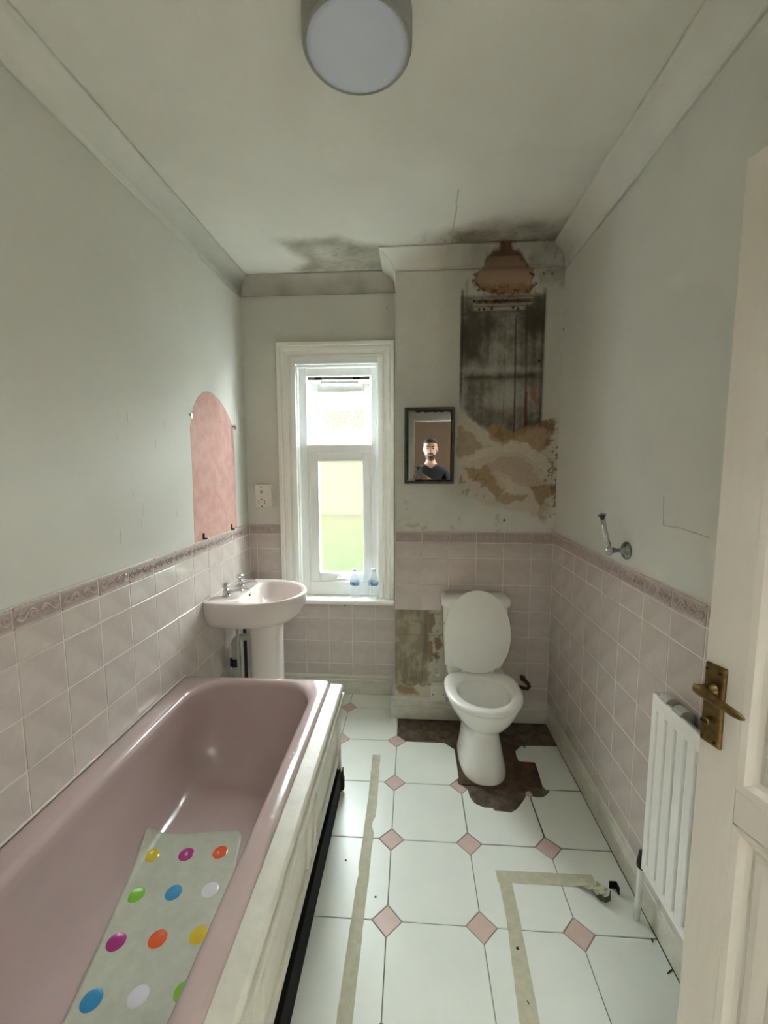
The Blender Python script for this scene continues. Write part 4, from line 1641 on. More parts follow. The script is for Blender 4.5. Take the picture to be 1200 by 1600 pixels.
mb = MB()
rings = []
for z, yf, yb, hw, p, wd in ((.0, -.575, -.17, .122, 2.5, .5), (.02, -.575, -.17, .122, 2.5, .5), (.06, -.565, -.17, .112, 2.4, .5), (.12, -.552, -.16, .101, 2.4, .5),
                             (.18, -.538, -.15, .092, 2.4, .5), (.225, -.532, -.15, .092, 2.4, .5), (.250, -.545, -.15, .106, 2.3, .5), (.280, -.578, -.15, .140, 2.2, .52),
                             (.315, -.607, -.15, .167, 2.1, .54), (.350, -.624, -.16, .184, 2.1, .55), (.378, -.630, -.17, .192, 2.1, .55), (.392, -.631, -.17, .194, 2.1, .55), (.397, -.627, -.175, .190, 2.1, .55)):
    rings.append([(x, y, z) for x, y in egg(yf, yb, hw, 40, p, wd, .6)])
for z, yf, yb, hw in ((.397, -.575, -.275, .138), (.385, -.568, -.280, .132), (.33, -.555, -.295, .122), (.27, -.53, -.32, .10), (.20, -.50, -.34, .08), (.13, -.47, -.36, .05)):
    rings.append([(x, y, z) for x, y in egg(yf, yb, hw, 40, 2.1, .55)])
mb.loft(rings, True, True, True)
pan = mb.build('pan', M['white_cer'], toi, smooth=True, local=True)
auto_smooth(pan, 55)
mb = MB()
mb.loft([[(x, y, z) for x, y in egg(-.525, -.325, .094, 30)] for z in (.245, .2455)], True, True, True)
mb.build('water', M['shadedwater'], toi, local=True)
# platform under the cistern
mb = MB()
rings = []
for z, hw in ((.20, .085), (.26, .11), (.34, .15), (.40, .165), (.412, .160)):
    rings.append([(x, y, z) for x, y in rrect(-hw, -.24, hw, -.012, .03)])
mb.loft(rings, True, True, True)
mb.build('cistern_shelf', M['white_cer'], toi, smooth=True, local=True)
mb = MB()
rings = []
for z, hw, y0 in ((.413, .165, -.155), (.43, .175, -.165), (.60, .184, -.170), (.795, .190, -.172)):
    rings.append([(x, y, z) for x, y in rrect(-hw - .003, y0, hw - .003, -.008, .035)])
mb.loft(rings, True, True, True)
cis = mb.build('cistern', M['white_cer'], toi, smooth=True, local=True)
auto_smooth(cis, 50)
mb = MB()
rings = []
for z, e in ((.790, .004), (.796, .0), (.826, .0), (.838, .008), (.843, .022)):
    rings.append([(x, y, z) for x, y in rrect(-.206 + e, -.188 + e, .200 - e, -.006 - e * .2, .045)])
mb.loft(rings, True, True, True)
cl = mb.build('cistern_lid', M['white_cer'], toi, smooth=True, local=True)
auto_smooth(cl, 50)
# seat ring
mb = MB()
so = lambda e: egg(-.640 + e, -.198 - e * .3, .203 - e, 48, 2.1, .56, 1.2)
si = lambda e: egg(-.573 - e, -.275 + e, .137 + e, 48, 2.1, .56, .0)
rings = [[(x, y, .399) for x, y in si(0)], [(x, y, .399) for x, y in so(.004)], [(x, y, .404) for x, y in so(0)], [(x, y, .414) for x, y in so(.001)], [(x, y, .421) for x, y in so(.009)],
         [(x, y, .424) for x, y in so(.022)], [(x, y, .421) for x, y in si(.014)], [(x, y, .413) for x, y in si(.003)], [(x, y, .399) for x, y in si(0)]]
mb.loft(rings)
mb.build('seat', M['seat'], toi, smooth=True, local=True)
# raised lid, leaning back on the cistern
mb = MB()
th = math.radians(83)
lid = lambda e: egg(-.470 + e, .004 - e * .3, .187 - e, 48, 2.05, .52, .25)
rings = []
for e, t in ((.010, .0), (.0, .004), (.0, .011), (.008, .017), (.03, .020)):
    rg = []
    for x, y in lid(e):
        v, w = -y, t                  # v up the lid from the hinge, w away from the room side
        rg.append((x, -.203 + v * math.cos(th) - (w - .02) * math.sin(th) * -1 - .02, .428 + v * math.sin(th) - (w) * math.cos(th)))
    rings.append(rg)
mb.loft(rings, True, True, True)
ld = mb.build('lid', M['seat'], toi, smooth=True, local=True)
auto_smooth(ld, 50)
mb = MB()
mb.tube([(-.085, -.213, .428), (.085, -.213, .428)], .011, 12)
for s in (-1, 1):
    mb.box(s * .085 - .012, -.225, .398, s * .085 + .012, -.198, .436)
mb.build('hinge_bar', M['seat'], toi, local=True, bevel=.003)
MB().lathe([(.007, -.112), (.006, -.106)], (0, -.36, .065), 0, 12).build('floor_bolt', M['dullchrome'], toi, local=True)
mb = MB()
mb.tube([(-.19, -.18, .70), (-.215, -.19, .70)], .008, 8)
mb.build('flush_stub', M['chrome'], toi, local=True)

# things round the toilet
tag(MB().prism([(.247, 2.016), (.44, 2.014), (.66, 2.020), (.672, 2.11), (.676, 2.199), (.60, 2.202), (.586, 2.30), (.252, 2.30)], 2, -.0075, -.0005).build('hardboard_sheet', M['board'], bevel=.001), 'brown hardboard sheet under the toilet', 'board')
jbx = empty('junction_box', (.172, YC, .115), label='small white cable box low on the wall left of the toilet', cat='cable box')
MB().box(.127, YC - .048, .132, .218, YC - .003, .235).build('cover', M['whiteplastic'], jbx, bevel=.003)
for x in (.140, .204):
    MB().lathe([(.004, YC - .0495), (.004, YC - .047)], (x, 0, .175), 1, 8).build('screw', M['dark'], jbx)
rp = empty('rusty_pipe', (.71, YC, .25), label='short rusty bent pipe on the wall right of the toilet', cat='pipe')
mb = MB()
mb.tube([(.679, YC - .035, .310), (.690, YC - .038, .298), (.705, YC - .042, .282), (.722, YC - .045, .266), (.732, YC - .045, .248), (.722, YC - .04, .228), (.700, YC - .02, .222), (.68, YC - .004, .226)], [.010, .013, .012, .012, .011, .0105, .01, .01], 10)
mb.build('elbow', M['rust'], rp, smooth=True)
MB().lathe([(.017, 0), (.017, .022)], (.692, YC - .038, .284), 2, 6).build('nut', M['rust'], rp)

# ================================================================== MIRROR, SOCKET, CLIPS
mir = empty('wall_mirror', (.102, YC - .0055, 1.725), math.radians(-1.0), label='small metal-framed mirror on the chimney breast', cat='mirror')
# local: x along wall, y negative towards the room
mx0, mx1, mz0, mz1 = -.148, .148, -.226, .226
fwid = .018
mb = MB()
rings = []
for w, d_ in ((0, 0), (0, -.020), (.004, -.024), (fwid - .004, -.024), (fwid, -.016), (fwid, -.010)):
    rings.append([(mx0 + w, d_, mz0 + w), (mx1 - w, d_, mz0 + w), (mx1 - w, d_, mz1 - w), (mx0 + w, d_, mz1 - w)])
mb.loft(rings)
mb.build('frame', M['steel'], mir, local=True)
MB().box(mx0 + .004, -.010, mz0 + .004, mx1 - .004, -.001, mz1 - .004).build('backing', M['tarnish'], mir, local=True)
# silvered glass with a ragged top edge where the silvering has gone
poly = [(mx0 + fwid + .006, mz0 + fwid + .006), (mx1 - fwid - .005, mz0 + fwid + .006), (mx1 - fwid - .005, mz1 - fwid - .022)]
n = 26
for k in range(n):
    t = k / (n - 1)
    poly.append((mx1 - fwid - .008 - t * (mx1 - mx0 - 2 * fwid - .012), mz1 - fwid - .010 + random.uniform(-.003, .003) + (.004 if t > .8 else 0)))
mb = MB()
mb.prism(poly, 1, -.012, -.009)
mb.build('glass', M['mirror'], mir, local=True)
for z in (mz1 - fwid - .006, mz0 + fwid + .004):
    MB().box(mx0 + fwid, -.017, z - .004, mx0 + fwid + .045, -.012, z + .004).build('clip', M['dullchrome'], mir, local=True)

soc = empty('shaver_socket', (-1.008, YB, 1.40), label='white shaver socket on the back wall above the basin', cat='socket')
MB().box(-1.066, YB - .040, 1.320, -.953, YB, 1.482).build('box', M['whiteplastic'], soc, bevel=.004)
MB().box(-1.064, YB - .048, 1.322, -.972, YB - .038, 1.480).build('face', M['whiteplastic'], soc, bevel=.004)
for x, z in ((-1.022, 1.462), (-1.018, 1.382), (-1.038, 1.368), (-1.038, 1.352), (-.998, 1.370), (-.998, 1.354), (-1.018, 1.334)):
    MB().lathe([(.0042, YB - .0495), (.0042, YB - .047)], (x, 0, z), 1, 8).build('slot', M['dark'], soc)
MB().box(-1.028, YB - .0488, 1.424, -1.008, YB - .0478, 1.442).build('emblem', M['radgap'], soc)

# pink patch and clips of a mirror that has gone
arch = [(2.125, 1.207), (2.128, 1.40), (2.134, 1.633), (2.131, 1.795), (2.150, 1.850), (2.165, 1.885), (2.195, 1.935), (2.235, 1.975), (2.290, 2.005), (2.354, 2.019), (2.410, 2.014), (2.462, 2.001), (2.515, 1.978), (2.56, 1.948), (2.61, 1.905), (2.650, 1.857), (2.660, 1.80), (2.667, 1.689), (2.665, 1.45), (2.662, 1.207)]
mb = MB()
mb.prism([(y + random.uniform(-.003, .003), z) for y, z in arch], 0, XL - .002, XL + .0012)
mb.build('pink_paint_patch', M['pinkpaint'], wall_left)


def wall_clip(y, z, label, upper):
    o = empty('mirror_clip', (XL + .001, y, z), label=label, cat='clip')
    if upper:
        MB().box(XL + .0005, y - .012, z - .006, XL + .012, y + .012, z + .006).build('clip_body', M['dullchrome'], o, bevel=.002)
        MB().box(XL + .010, y - .012, z - .018, XL + .014, y - .002 if y < 2.4 else y + .012, z + .006).build('clip_lip', M['chrome'], o)
    else:
        MB().box(XL + .0005, y - .005, z - .003, XL + .006, y + .005, z + .028).build('clip_body', M['dark'], o)
        MB().box(XL + .0005, y - .005, z - .006, XL + .016, y + .016, z).build('clip_foot', M['dark'], o)
    return o


wall_clip(2.138, 1.866, 'chrome mirror clip at the left edge of the pink patch', True)
wall_clip(2.662, 1.856, 'chrome mirror clip at the right edge of the pink patch', True)
wall_clip(2.217, 1.214, 'dark mirror clip at the foot of the pink patch, nearer the bath', False)
wall_clip(2.578, 1.214, 'dark mirror clip at the foot of the pink patch, nearer the window', False)

# ================================================================== CEILING LIGHT
lamp = empty('ceiling_light', (-.154, 1.265, ZC), label='round grey flush ceiling light, switched off', cat='ceiling light')
mb = MB()
mb.lathe([(.148, ZC), (.148, ZC - .070), (.146, ZC - .076), (.141, ZC - .079), (.136, ZC - .077)], (-.154, 1.265, 0), 2, 56)
auto_smooth(mb.build('ring', M['lampbody'], lamp), 40)
mb = MB()
mb.lathe([(.136, ZC - .070), (.1355, ZC - .077), (.12, ZC - .0795), (.08, ZC - .081), (.03, ZC - .082)], (-.154, 1.265, 0), 2, 56)
mb.build('diffuser', M['lampdiff'], lamp, smooth=True)

# ================================================================== TOILET ROLL HOLDER
rh = empty('toilet_roll_holder', (XR, 1.73, 1.266), label='chrome toilet roll holder on the right wall', cat='holder')
mb = MB()
mb.lathe([(.036, XR), (.036, XR - .006), (.030, XR - .012), (.018, XR - .016), (.010, XR - .024), (.0085, XR - .040), (.011, XR - .050), (.012, XR - .056)], (0, 1.73, 1.266), 0, 24)
mb.build('wall_mount', M['dullchrome'], rh, smooth=True)
mb = MB()
mb.ball((XR - .066, 1.735, 1.262), .017, 10)
mb.build('knuckle', M['chrome'], rh, smooth=True)
mb = MB()
mb.tube([(XR - .066, 1.735, 1.262), (XR - .068, 1.778, 1.335), (XR - .070, 1.808, 1.396)], .010, 14)
mb.build('arm', M['chrome'], rh, smooth=True)
ax_ = Vector((-.004, .073, .134)).normalized()
mb = MB()
p = Vector((XR - .070, 1.808, 1.396))
mb.tube([p, p + ax_ * .004, p + ax_ * .007], [.016, .017, .013], 16)
mb.build('end_cap', M['dullchrome'], rh, smooth=True)

# ================================================================== RADIATOR
rad = empty('radiator', (.80, 1.02, .20), label='white ribbed panel radiator on the right wall', cat='radiator')
RX, RY0, RY1, RZ0, RZ1 = .800, .62, 1.388, .215, .856
MB().box(RX + .006, RY0, RZ0, RX + .016, RY1, RZ1).build('back_sheet', M['radgap'], rad)
mb = MB()
mb.box(RX - .001, RY0, RZ1 - .052, RX + .012, RY1, RZ1)
mb.build('top_band', M['rad'], rad, bevel=.004)
MB().box(RX - .001, RY0, RZ0, RX + .012, RY1, RZ0 + .035).build('bottom_band', M['rad'], rad, bevel=.004)
y = RY1
k = 0
while y - .046 > RY0:
    w = .026 if k == 0 else .040
    MB().box(RX - .002, y - w, RZ0 + .02, RX + .010, y, RZ1 - .03).build('rib', M['rad'], rad, bevel=.005)
    y -= w + .0085
    k += 1
MB().box(RX - .001, RY1 - .006, RZ0, RX + .040, RY1, RZ1).build('side_sheet', M['rad'], rad, bevel=.002)
mb = MB()
mb.box(RX + .034, RY0, RZ0 + .03, RX + .040, RY1 - .006, RZ1 - .02)
mb.build('rear_sheet', M['radgap'], rad)
for yy in (1.28, .80):
    MB().box(RX + .040, yy - .02, RZ1 - .14, XR - TT, yy + .02, RZ1 - .02).build('bracket', M['greyplastic'], rad, bevel=.003)
for a_ in (.03, .10):
    MB().lathe([(.022, RY1 - a_), (.022, RY1 - a_ - .04)], (RX + .022, 0, RZ1 - .004), 1, 16).build('vent_plug', M['greyplastic'], rad)
vr = MB()
vr.tube([(.806, 1.405, -.005), (.808, 1.405, .15), (.812, 1.405, .215)], .0105, 12)
vr.build('feed_pipe', M['rad'], rad, smooth=True)
mb = MB()
mb.lathe([(.014, .200), (.017, .206), (.017, .226), (.014, .236), (.012, .26)], (.812, 1.405, 0), 2, 14)
mb.tube([(.812, 1.405, .235), (.812, 1.385, .235)], .010, 10)
mb.build('valve', M['blackrubber'], rad, smooth=True)

# ================================================================== TAPE AND BITS ON THE FLOOR
def tape(name, label, L, R, m=M['tape'], z=.0008):
    """L and R: matching edge points"""
    mb = MB()
    rings = []
    for (a, b) in zip(L, R):
        rings.append([(a[0], a[1], z), (b[0], b[1], z), (b[0], b[1], z + .0006), (a[0], a[1], z + .0006)])
    mb.loft(rings, True, True, True)
    return tag(mb.build(name, m), label, 'tape')


L_, R_ = [], []
rr = random.Random(3)
for k in range(60):
    t = k / 59
    y = .55 + t * (2.205 - .55)
    xl = np.interp(y, [.5, 1.05, 1.33, 1.44, 1.88, 2.21], [-.212, -.211, -.209, -.207, -.204, -.211]) + rr.uniform(-.0012, .0012)
    xr = np.interp(y, [.5, 1.05, 1.33, 1.44, 1.88, 2.21], [-.161, -.163, -.163, -.161, -.159, -.168]) + rr.uniform(-.0012, .0012)
    if 1.72 < y < 1.76:
        xr -= .010
    if 1.49 < y < 1.53:
        xl += .006
    L_.append((xl, y))
    R_.append((xr, y))
tape('masking_tape', 'long strip of masking tape on the floor beside the bath', L_, R_)
L_, R_ = [], []
for k in range(40):
    y = .60 + k / 39 * (1.515 - .60)
    xl = np.interp(y, [.6, 1.084, 1.364, 1.516], [.309, .318, .343, .345]) + rr.uniform(-.001, .001)
    xr = np.interp(y, [.6, 1.084, 1.364, 1.516], [.368, .377, .390, .394]) + rr.uniform(-.001, .001)
    L_.append((xl, y))
    R_.append((xr, y))
tape('masking_tape', 'strip of masking tape on the floor leading up to the corner of tape', L_, R_)
L_, R_ = [], []
for k in range(30):
    x = .340 + k / 29 * (.715 - .340)
    L_.append((x, 1.555 + .012 * (x - .34) + rr.uniform(-.001, .001)))
    R_.append((x, 1.508 + .003 * (x - .34) + rr.uniform(-.001, .001)))
tape('masking_tape', 'crosswise strip of masking tape on the floor below the toilet', L_, R_, z=.0016)
# curled loose end of tape
ct = empty('curled_tape', (.72, 1.48, 0), label='crumpled curl of tape on the floor near the radiator', cat='tape')
mb = MB()
pts = [(.668, 1.535), (.690, 1.515), (.700, 1.497), (.694, 1.478), (.703, 1.460), (.722, 1.452), (.740, 1.460), (.746, 1.482)]
hs_ = [.004, .012, .024, .020, .026, .022, .026, .020]
rings = []
for k, ((x, y), h) in enumerate(zip(pts, hs_)):
    rings.append([(x, y, .001), (x + .002, y + .001, .001), (x + .003 + .004 * math.sin(k), y + .002, h), (x - .002 + .004 * math.sin(k), y, h)])
mb.loft(rings, True, True, True)
mb.build('curl', M['darktape'], ct)
mb = MB()
rings = []
for k, (x, y, z) in enumerate([(.650, 1.525, .002), (.668, 1.512, .020), (.684, 1.500, .012), (.694, 1.488, .032), (.706, 1.478, .022), (.716, 1.468, .034), (.728, 1.466, .024)]):
    s = .014 + .003 * math.sin(k * 2.1)
    rings.append([(x - s, y - s, z), (x + s * .2, y, z + .008 * math.cos(k * 3)), (x + s, y + s, z + .004)])
mb.loft(rings, False)
w_ = mb.build('wad', M['tape'], ct)
w_.modifiers.new('thickness', 'SOLIDIFY').thickness = .0012
mb = MB()
mb.box(.758, 1.508, .001, .784, 1.512, .030)
mb.box(.782, 1.485, .001, .785, 1.511, .030)
mb.build('flap', M['dark'], ct)
# debris
bits = [(.828, 1.245, .030, .006, .5, 'longer dark splinter on the floor under the radiator'), (.822, 1.335, .016, .005, 1.2, 'small dark splinter on the floor by the radiator pipe'),
        (.360, 1.28, .010, .010, 0, 'dark crumb on the strip of tape leading to the corner'), (.356, 1.135, .012, .004, 2, 'dark crumb on the floor beside the right strip of tape'),
        (-.128, 1.42, .008, .006, .4, 'dark crumb beside the long strip of tape'), (-.262, 1.56, .007, .006, .4, 'dark speck on the tile between bath and tape')]
for x, y, l, w, a, lb in bits:
    mb = MB()
    ring = [(l * .5 * math.cos(2 * math.pi * k / 7) * (1 + .3 * math.sin(k * 2.3)), w * .5 * math.sin(2 * math.pi * k / 7)) for k in range(7)]
    mb.loft([[(p, q, 0) for p, q in ring], [(p * .7, q * .6, .0035) for p, q in ring]], True, True, True)
    o = mb.build('floor_debris', M['wood'])
    o.location = (x, y, .0018 + (.0012 if 'tape lead' in lb else 0))
    o.rotation_euler = (0, 0, a)
    tag(o, lb, 'debris')

# marks and scars on the right wall
mb = MB()
mb.tube([(XR - .0005, 1.509, 1.50), (XR - .0005, 1.503, 1.44), (XR - .0005, 1.497, 1.398), (XR - .0005, 1.40, 1.402), (XR - .0005, 1.274, 1.394)], .0022, 5)
mb.build('paint_ridge', M['wall'], wall_right)
rs = random.Random(5)
for k in range(11):
    y, z = rs.uniform(1.5, 2.02), rs.uniform(1.30, 1.80)
    l, a = rs.uniform(.02, .07), rs.choice((1.45, 1.6, .1, 1.5))
    MB().tube([(XL - .0002, y, z), (XL - .0002, y + l * .5 * math.cos(a) + .003, z + l * .5 * math.sin(a)), (XL - .0002, y + l * math.cos(a), z + l * math.sin(a))], .0011, 5).build('scuff_mark', M['scuff'], wall_left)
mb = MB()
mb.lathe([(.006, XR + .002), (.006, XR - .0006)], (0, 2.585, 2.381), 0, 10)
mb.build('drill_hole', M['dark'], wall_right)
mb = MB()
mb.lathe([(.004, YB + .002), (.004, YB - .0006)], (-.168, 0, 2.62), 1, 10)
mb.build('drill_hole', M['dark'], wall_back)
mb = MB()
mb.lathe([(.006, YB - TT + .002), (.006, YB - TT - .0012)], (-.462, 0, .640), 1, 10)
mb.build('drill_hole', M['dark'], wall_back)

# ================================================================== BOTTLES ON THE SILL
def bottle(x, y, label):
    o = empty('water_bottle', (x, y, .7015), label=label, cat='bottle')
    L = lambda mb, n, m, **k: mb.build(n, m, o, local=True, **k)
    prof_ = [(.024, 0), (.031, .004), (.033, .012), (.031, .030), (.033, .036), (.031, .045), (.033, .052), (.031, .062), (.033, .070), (.033, .082), (.0325, .084), (.0325, .126), (.033, .128), (.031, .142), (.024, .160), (.015, .176), (.012, .184), (.012, .192)]
    mb = MB()
    mb.lathe(prof_, n=24)
    L(mb, 'bottle_body', M['pet'], smooth=True)
    L(MB().lathe([(.0335, .096), (.0335, .122)], n=24, caps=False), 'paper_label', M['label'], smooth=True)
    L(MB().lathe([(.0155, .188), (.0155, .205), (.014, .207)], n=18), 'cap', M['cap'])
    return o


bottle(-.388, 2.825, 'left of two small water bottles on the window sill')
bottle(-.262, 2.828, 'right of two small water bottles, nearest the chimney breast')

# ================================================================== PERSON IN THE DOORWAY (seen in the mirror)
per = empty('person', (.135, -.42, -.012), label='bearded person in a black t-shirt holding up a phone in the doorway', cat='person')
PX, PYY, Z0 = .135, -.42, -.012
nodes = {
    'pel': ((PX, PYY, .98), .15), 'waist': ((PX, PYY, 1.15), .145), 'chest': ((PX, PYY + .01, 1.42), .165), 'upper': ((PX, PYY, 1.53), .115), 'neck': ((PX, PYY + .01, 1.66), .062), 'skull': ((PX - .005, PYY + .03, 1.74), .060),
    'shR': ((PX + .20, PYY, 1.525), .075), 'elR': ((PX + .22, PYY + .10, 1.27), .052), 'wrR': ((PX + .0, PYY + .30, 1.43), .034),
    'shL': ((PX - .20, PYY, 1.525), .075), 'elL': ((PX - .24, PYY + .08, 1.26), .052), 'wrL': ((PX - .165, PYY + .31, 1.40), .032),
    'hipR': ((PX + .10, PYY, .90), .10), 'knR': ((PX + .11, PYY + .02, .52), .068), 'anR': ((PX + .12, PYY, .10), .045), 'toR': ((PX + .13, PYY + .15, .035), .04),
    'hipL': ((PX - .10, PYY, .90), .10), 'knL': ((PX - .11, PYY + .02, .52), .068), 'anL': ((PX - .12, PYY, .10), .045), 'toL': ((PX - .13, PYY + .15, .035), .04),
}
edges_ = [('pel', 'waist'), ('waist', 'chest'), ('chest', 'upper'), ('upper', 'neck'), ('neck', 'skull'), ('upper', 'shR'), ('shR', 'elR'), ('elR', 'wrR'), ('upper', 'shL'), ('shL', 'elL'), ('elL', 'wrL'),
          ('pel', 'hipR'), ('hipR', 'knR'), ('knR', 'anR'), ('anR', 'toR'), ('pel', 'hipL'), ('hipL', 'knL'), ('knL', 'anL'), ('anL', 'toL')]


def skin_mesh(nodes, edges, root, sub=2):
    names = list(nodes)
    me = bpy.data.meshes.new('skin_tmp')
    me.from_pydata([nodes[n][0] for n in names], [(names.index(a), names.index(b)) for a, b in edges], [])
    o = bpy.data.objects.new('skin_tmp', me)
    COL.objects.link(o)
    s = o.modifiers.new('skin', 'SKIN')
    s.use_smooth_shade = True
    for i, n in enumerate(names):
        r = nodes[n][1]
        me.skin_vertices[0].data[i].radius = (r, r) if not isinstance(r, tuple) else r
        me.skin_vertices[0].data[i].use_root = (n == root)
    ss = o.modifiers.new('sub', 'SUBSURF')
    ss.levels = ss.render_levels = sub
    dg = bpy.context.evaluated_depsgraph_get()
    dg.update()
    out = bpy.data.meshes.new_from_object(o.evaluated_get(dg))
    bpy.data.objects.remove(o)
    return out


def part_of(parent, name, me, mats):
    me.materials.clear()
    for m in mats:
        me.materials.append(m)
    me.polygons.foreach_set('use_smooth', [True] * len(me.polygons))
    o = bpy.data.objects.new(name, me)
    COL.objects.link(o)
    o.parent = parent
    o.location = -world_loc(parent)
    return o


bm_ = skin_mesh(nodes, edges_, 'pel', 3)
body = part_of(per, 'body', bm_, [M['skin'], M['shirt'], M['jeans'], M['blackrubber']])
body_idx = []


def on_forearm(c):
    for a, b in (('elR', 'wrR'), ('elL', 'wrL')):
        A, B = Vector(nodes[a][0]), Vector(nodes[b][0])
        t = (c - A).dot(B - A) / (B - A).length_squared
        if t > .02 and (c - A - (B - A) * min(t, 1.2)).length < .062:
            return True
    return False


for p_ in bm_.polygons:
    c = p_.center
    idx = 0
    if c.z < .13:
        idx = 3
    elif c.z < 1.02 and c.y < PYY + .12:
        idx = 2
    elif not on_forearm(c) and not (c.z > 1.575 and math.hypot(c.x - PX, c.y - PYY - .012) < .082) and c.z < 1.66:
        idx = 1
    body_idx.append(idx)
bm_.polygons.foreach_set('material_index', body_idx)
# head
HC = Vector((PX - .005, PYY + .06, 1.83))
mb = MB()
rings = []
for k in range(19):
    t = k / 18
    zz = -.155 + .29 * t
    # half width, front depth, back depth along the height
    w = np.interp(t, [0, .06, .2, .4, .6, .8, .93, 1], [.02, .048, .066, .079, .087, .083, .056, .01])
    fr = np.interp(t, [0, .06, .15, .3, .45, .6, .8, .93, 1], [.075, .088, .094, .097, .097, .101, .088, .055, .01])
    bk = np.interp(t, [0, .15, .3, .5, .7, .85, .95, 1], [-.01, .02, .06, .098, .108, .094, .056, .01])
    rg = []
    for q in range(32):
        a = 2 * math.pi * q / 32
        x = w * math.cos(a)
        y = (fr if math.sin(a) > 0 else bk) * math.sin(a)
        # eye sockets, nose and lips
        if math.sin(a) > .6:
            y += .022 * math.exp(-((x) / .013) ** 2) * math.exp(-((t - .40) / .06) ** 2)
            y += .012 * math.exp(-((x) / .011) ** 2) * math.exp(-((t - .50) / .07) ** 2)
            y -= .012 * math.exp(-((abs(x) - .034) / .016) ** 2) * math.exp(-((t - .53) / .035) ** 2)
            y += .007 * math.exp(-((x) / .022) ** 2) * math.exp(-((t - .255) / .022) ** 2)
        rg.append((HC.x + x, HC.y + y, HC.z + zz))
    rings.append(rg)
mb.loft(rings, True, True, True)
head = mb.build('head', [M['skin'], M['beard']], per, smooth=True)
mi = []
for p_ in head.data.polygons:
    c = p_.center
    t = (c.z + .145) / .29
    mi.append(1 if (t < .30 and c.y > -.03 and not (abs(t - .235) < .025 and abs(c.x) < .025)) or (.30 <= t < .335 and abs(c.x) < .035 and c.y > .05) or (t < .5 and abs(c.x) > .066 and -.02 < c.y < .03) else 0)
head.data.polygons.foreach_set('material_index', mi)
for s in (-1, 1):
    MB().ball((HC.x + s * .033, HC.y + .082, HC.z + .002), .011, 8).build('eye', M['eye'], per, smooth=True)
    MB().ball((HC.x + s * .086, HC.y - .005, HC.z - .01), .03, 8, (.35, .7, 1.1)).build('ear', M['skin'], per, smooth=True)
    mb = MB()
    mb.tube([(HC.x + s * .014, HC.y + .101, HC.z + .024), (HC.x + s * .034, HC.y + .098, HC.z + .029), (HC.x + s * .056, HC.y + .084, HC.z + .022)], [.004, .005, .003], 6)
    mb.build('eyebrow', M['hair'], per, smooth=True)
mb = MB()
rings = []
for k in range(12):
    t = k / 11
    zz = .035 + .115 * t
    w = np.interp(t, [0, .4, .75, 1], [.090, .091, .066, .012])
    fr = np.interp(t, [0, .25, .3, .7, 1], [.030, .060, .096, .080, .015])
    bk = np.interp(t, [0, .4, .8, 1], [.110, .112, .075, .015])
    rings.append([(HC.x + w * math.cos(2 * math.pi * q / 28), HC.y + (fr if math.sin(2 * math.pi * q / 28) > 0 else bk) * math.sin(2 * math.pi * q / 28), HC.z + zz) for q in range(28)])
mb.loft(rings, True, True, True)
mb.build('hair', M['hair'], per, smooth=True)
# hands closing on the phone
PH = Vector((-.005, -.028, 1.530))


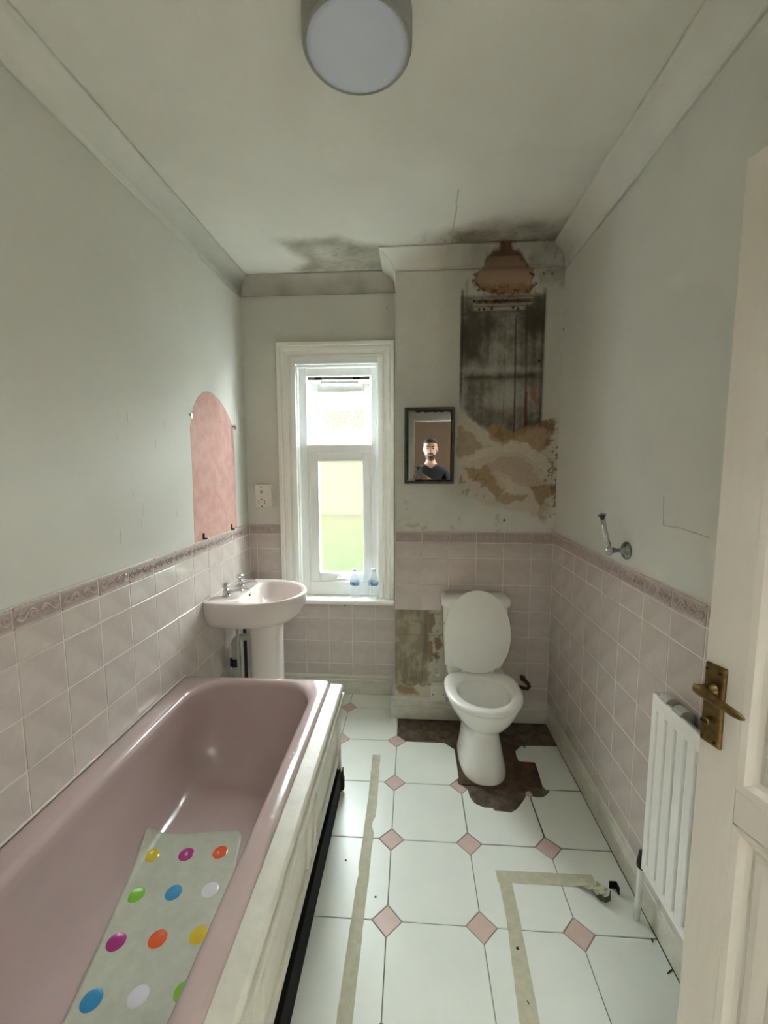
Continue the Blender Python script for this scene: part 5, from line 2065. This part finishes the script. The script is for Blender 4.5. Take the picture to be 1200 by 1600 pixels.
def hand(wr, side):
    wr = Vector(wr)
    pc = PH + Vector((side * .055, -.022, -.055))
    nd = {'w': (tuple(wr), .032), 'p': (tuple(wr.lerp(pc, .55)), .030), 'k': (tuple(pc), .026)}
    ed = [('w', 'p'), ('p', 'k')]
    for i in range(4):
        b = pc + Vector((0, .006, -.022 + .018 * i))
        m1 = PH + Vector((side * .046, .010 + .004, -.075 + .019 * i))
        m2 = PH + Vector((side * (.026 - .003 * (i == 3)), .013, -.073 + .019 * i))
        for nm, p_, r_ in (('b', b, .010), ('m', m1, .0085), ('t', m2, .0072)):
            nd[nm + str(i)] = (tuple(p_), r_)
        ed += [('k', 'b%d' % i), ('b%d' % i, 'm%d' % i), ('m%d' % i, 't%d' % i)]
    nd['h1'] = (tuple(pc + Vector((-side * .006, -.020, .018))), .011)
    nd['h2'] = (tuple(PH + Vector((side * .028, -.020, .0))), .009)
    ed += [('p', 'h1'), ('h1', 'h2')]
    return skin_mesh(nd, ed, 'w', 1)


part_of(per, 'hand', hand(nodes['wrR'][0], 1), [M['skin']])
part_of(per, 'hand', hand(nodes['wrL'][0], -1), [M['skin']])
phn = empty('phone', tuple(PH), label='phone held up by the person in the doorway', cat='phone')
MB().box(PH.x - .036, PH.y - .005, PH.z - .075, PH.x + .036, PH.y + .004, PH.z + .078).build('phone_body', M['phone'], phn, bevel=.004)
MB().box(PH.x - .030, PH.y + .003, PH.z + .040, PH.x + .000, PH.y + .007, PH.z + .072).build('camera_bump', M['blackrubber'], phn, bevel=.003)

# ================================================================== OUTSIDE
xs = np.linspace(-7, 5, 60)
ys = np.linspace(YB + .25, 8.62, 60)
lx, ly = np.meshgrid(xs, ys, indexing='ij')
lt = sst(4.0, 8.6, ly)
lz = -.5 + 1.12 * lt + .05 * (fbm(lx * 3, ly * 3, 81) - .5)
lc = np.ones(lx.shape + (3,)) * np.array((.0150, .0200, .0058))
lc = blend(lc, (.022, .0245, .0085), sst(.45, .9, lt))
lc = blend(lc, (.029, .0262, .0105), sst(.85, 1.0, lt))
lc = lc * (.85 + .3 * fbm(lx * 5, ly * 5, 83))[..., None]
tag(grid_mesh('ground', np.stack([lx, ly, lz], -1), lc, M['grass']), 'grassy bank outside the window', kind='structure')
nb = empty('neighbour_house', (-1.5, 9.5, -.5), label='yellow brick house seen through the window', cat='house')
mb = MB()
mb.box(-12, 9.0, -.5, -2.6, 12.5, 3.2)
mb.build('brick_wall', M['brick'], nb)
mb = MB()
mb.box(-2.6, 8.6, -.5, 8, 12.5, 2.75)
mb.build('rendered_wall', M['render'], nb)
mb = MB()
mb.prism([(8.7, 3.2), (12.8, 3.2), (10.8, 5.0)], 0, -12.2, -2.5)
mb.build('roof', M['rooftile'], nb)
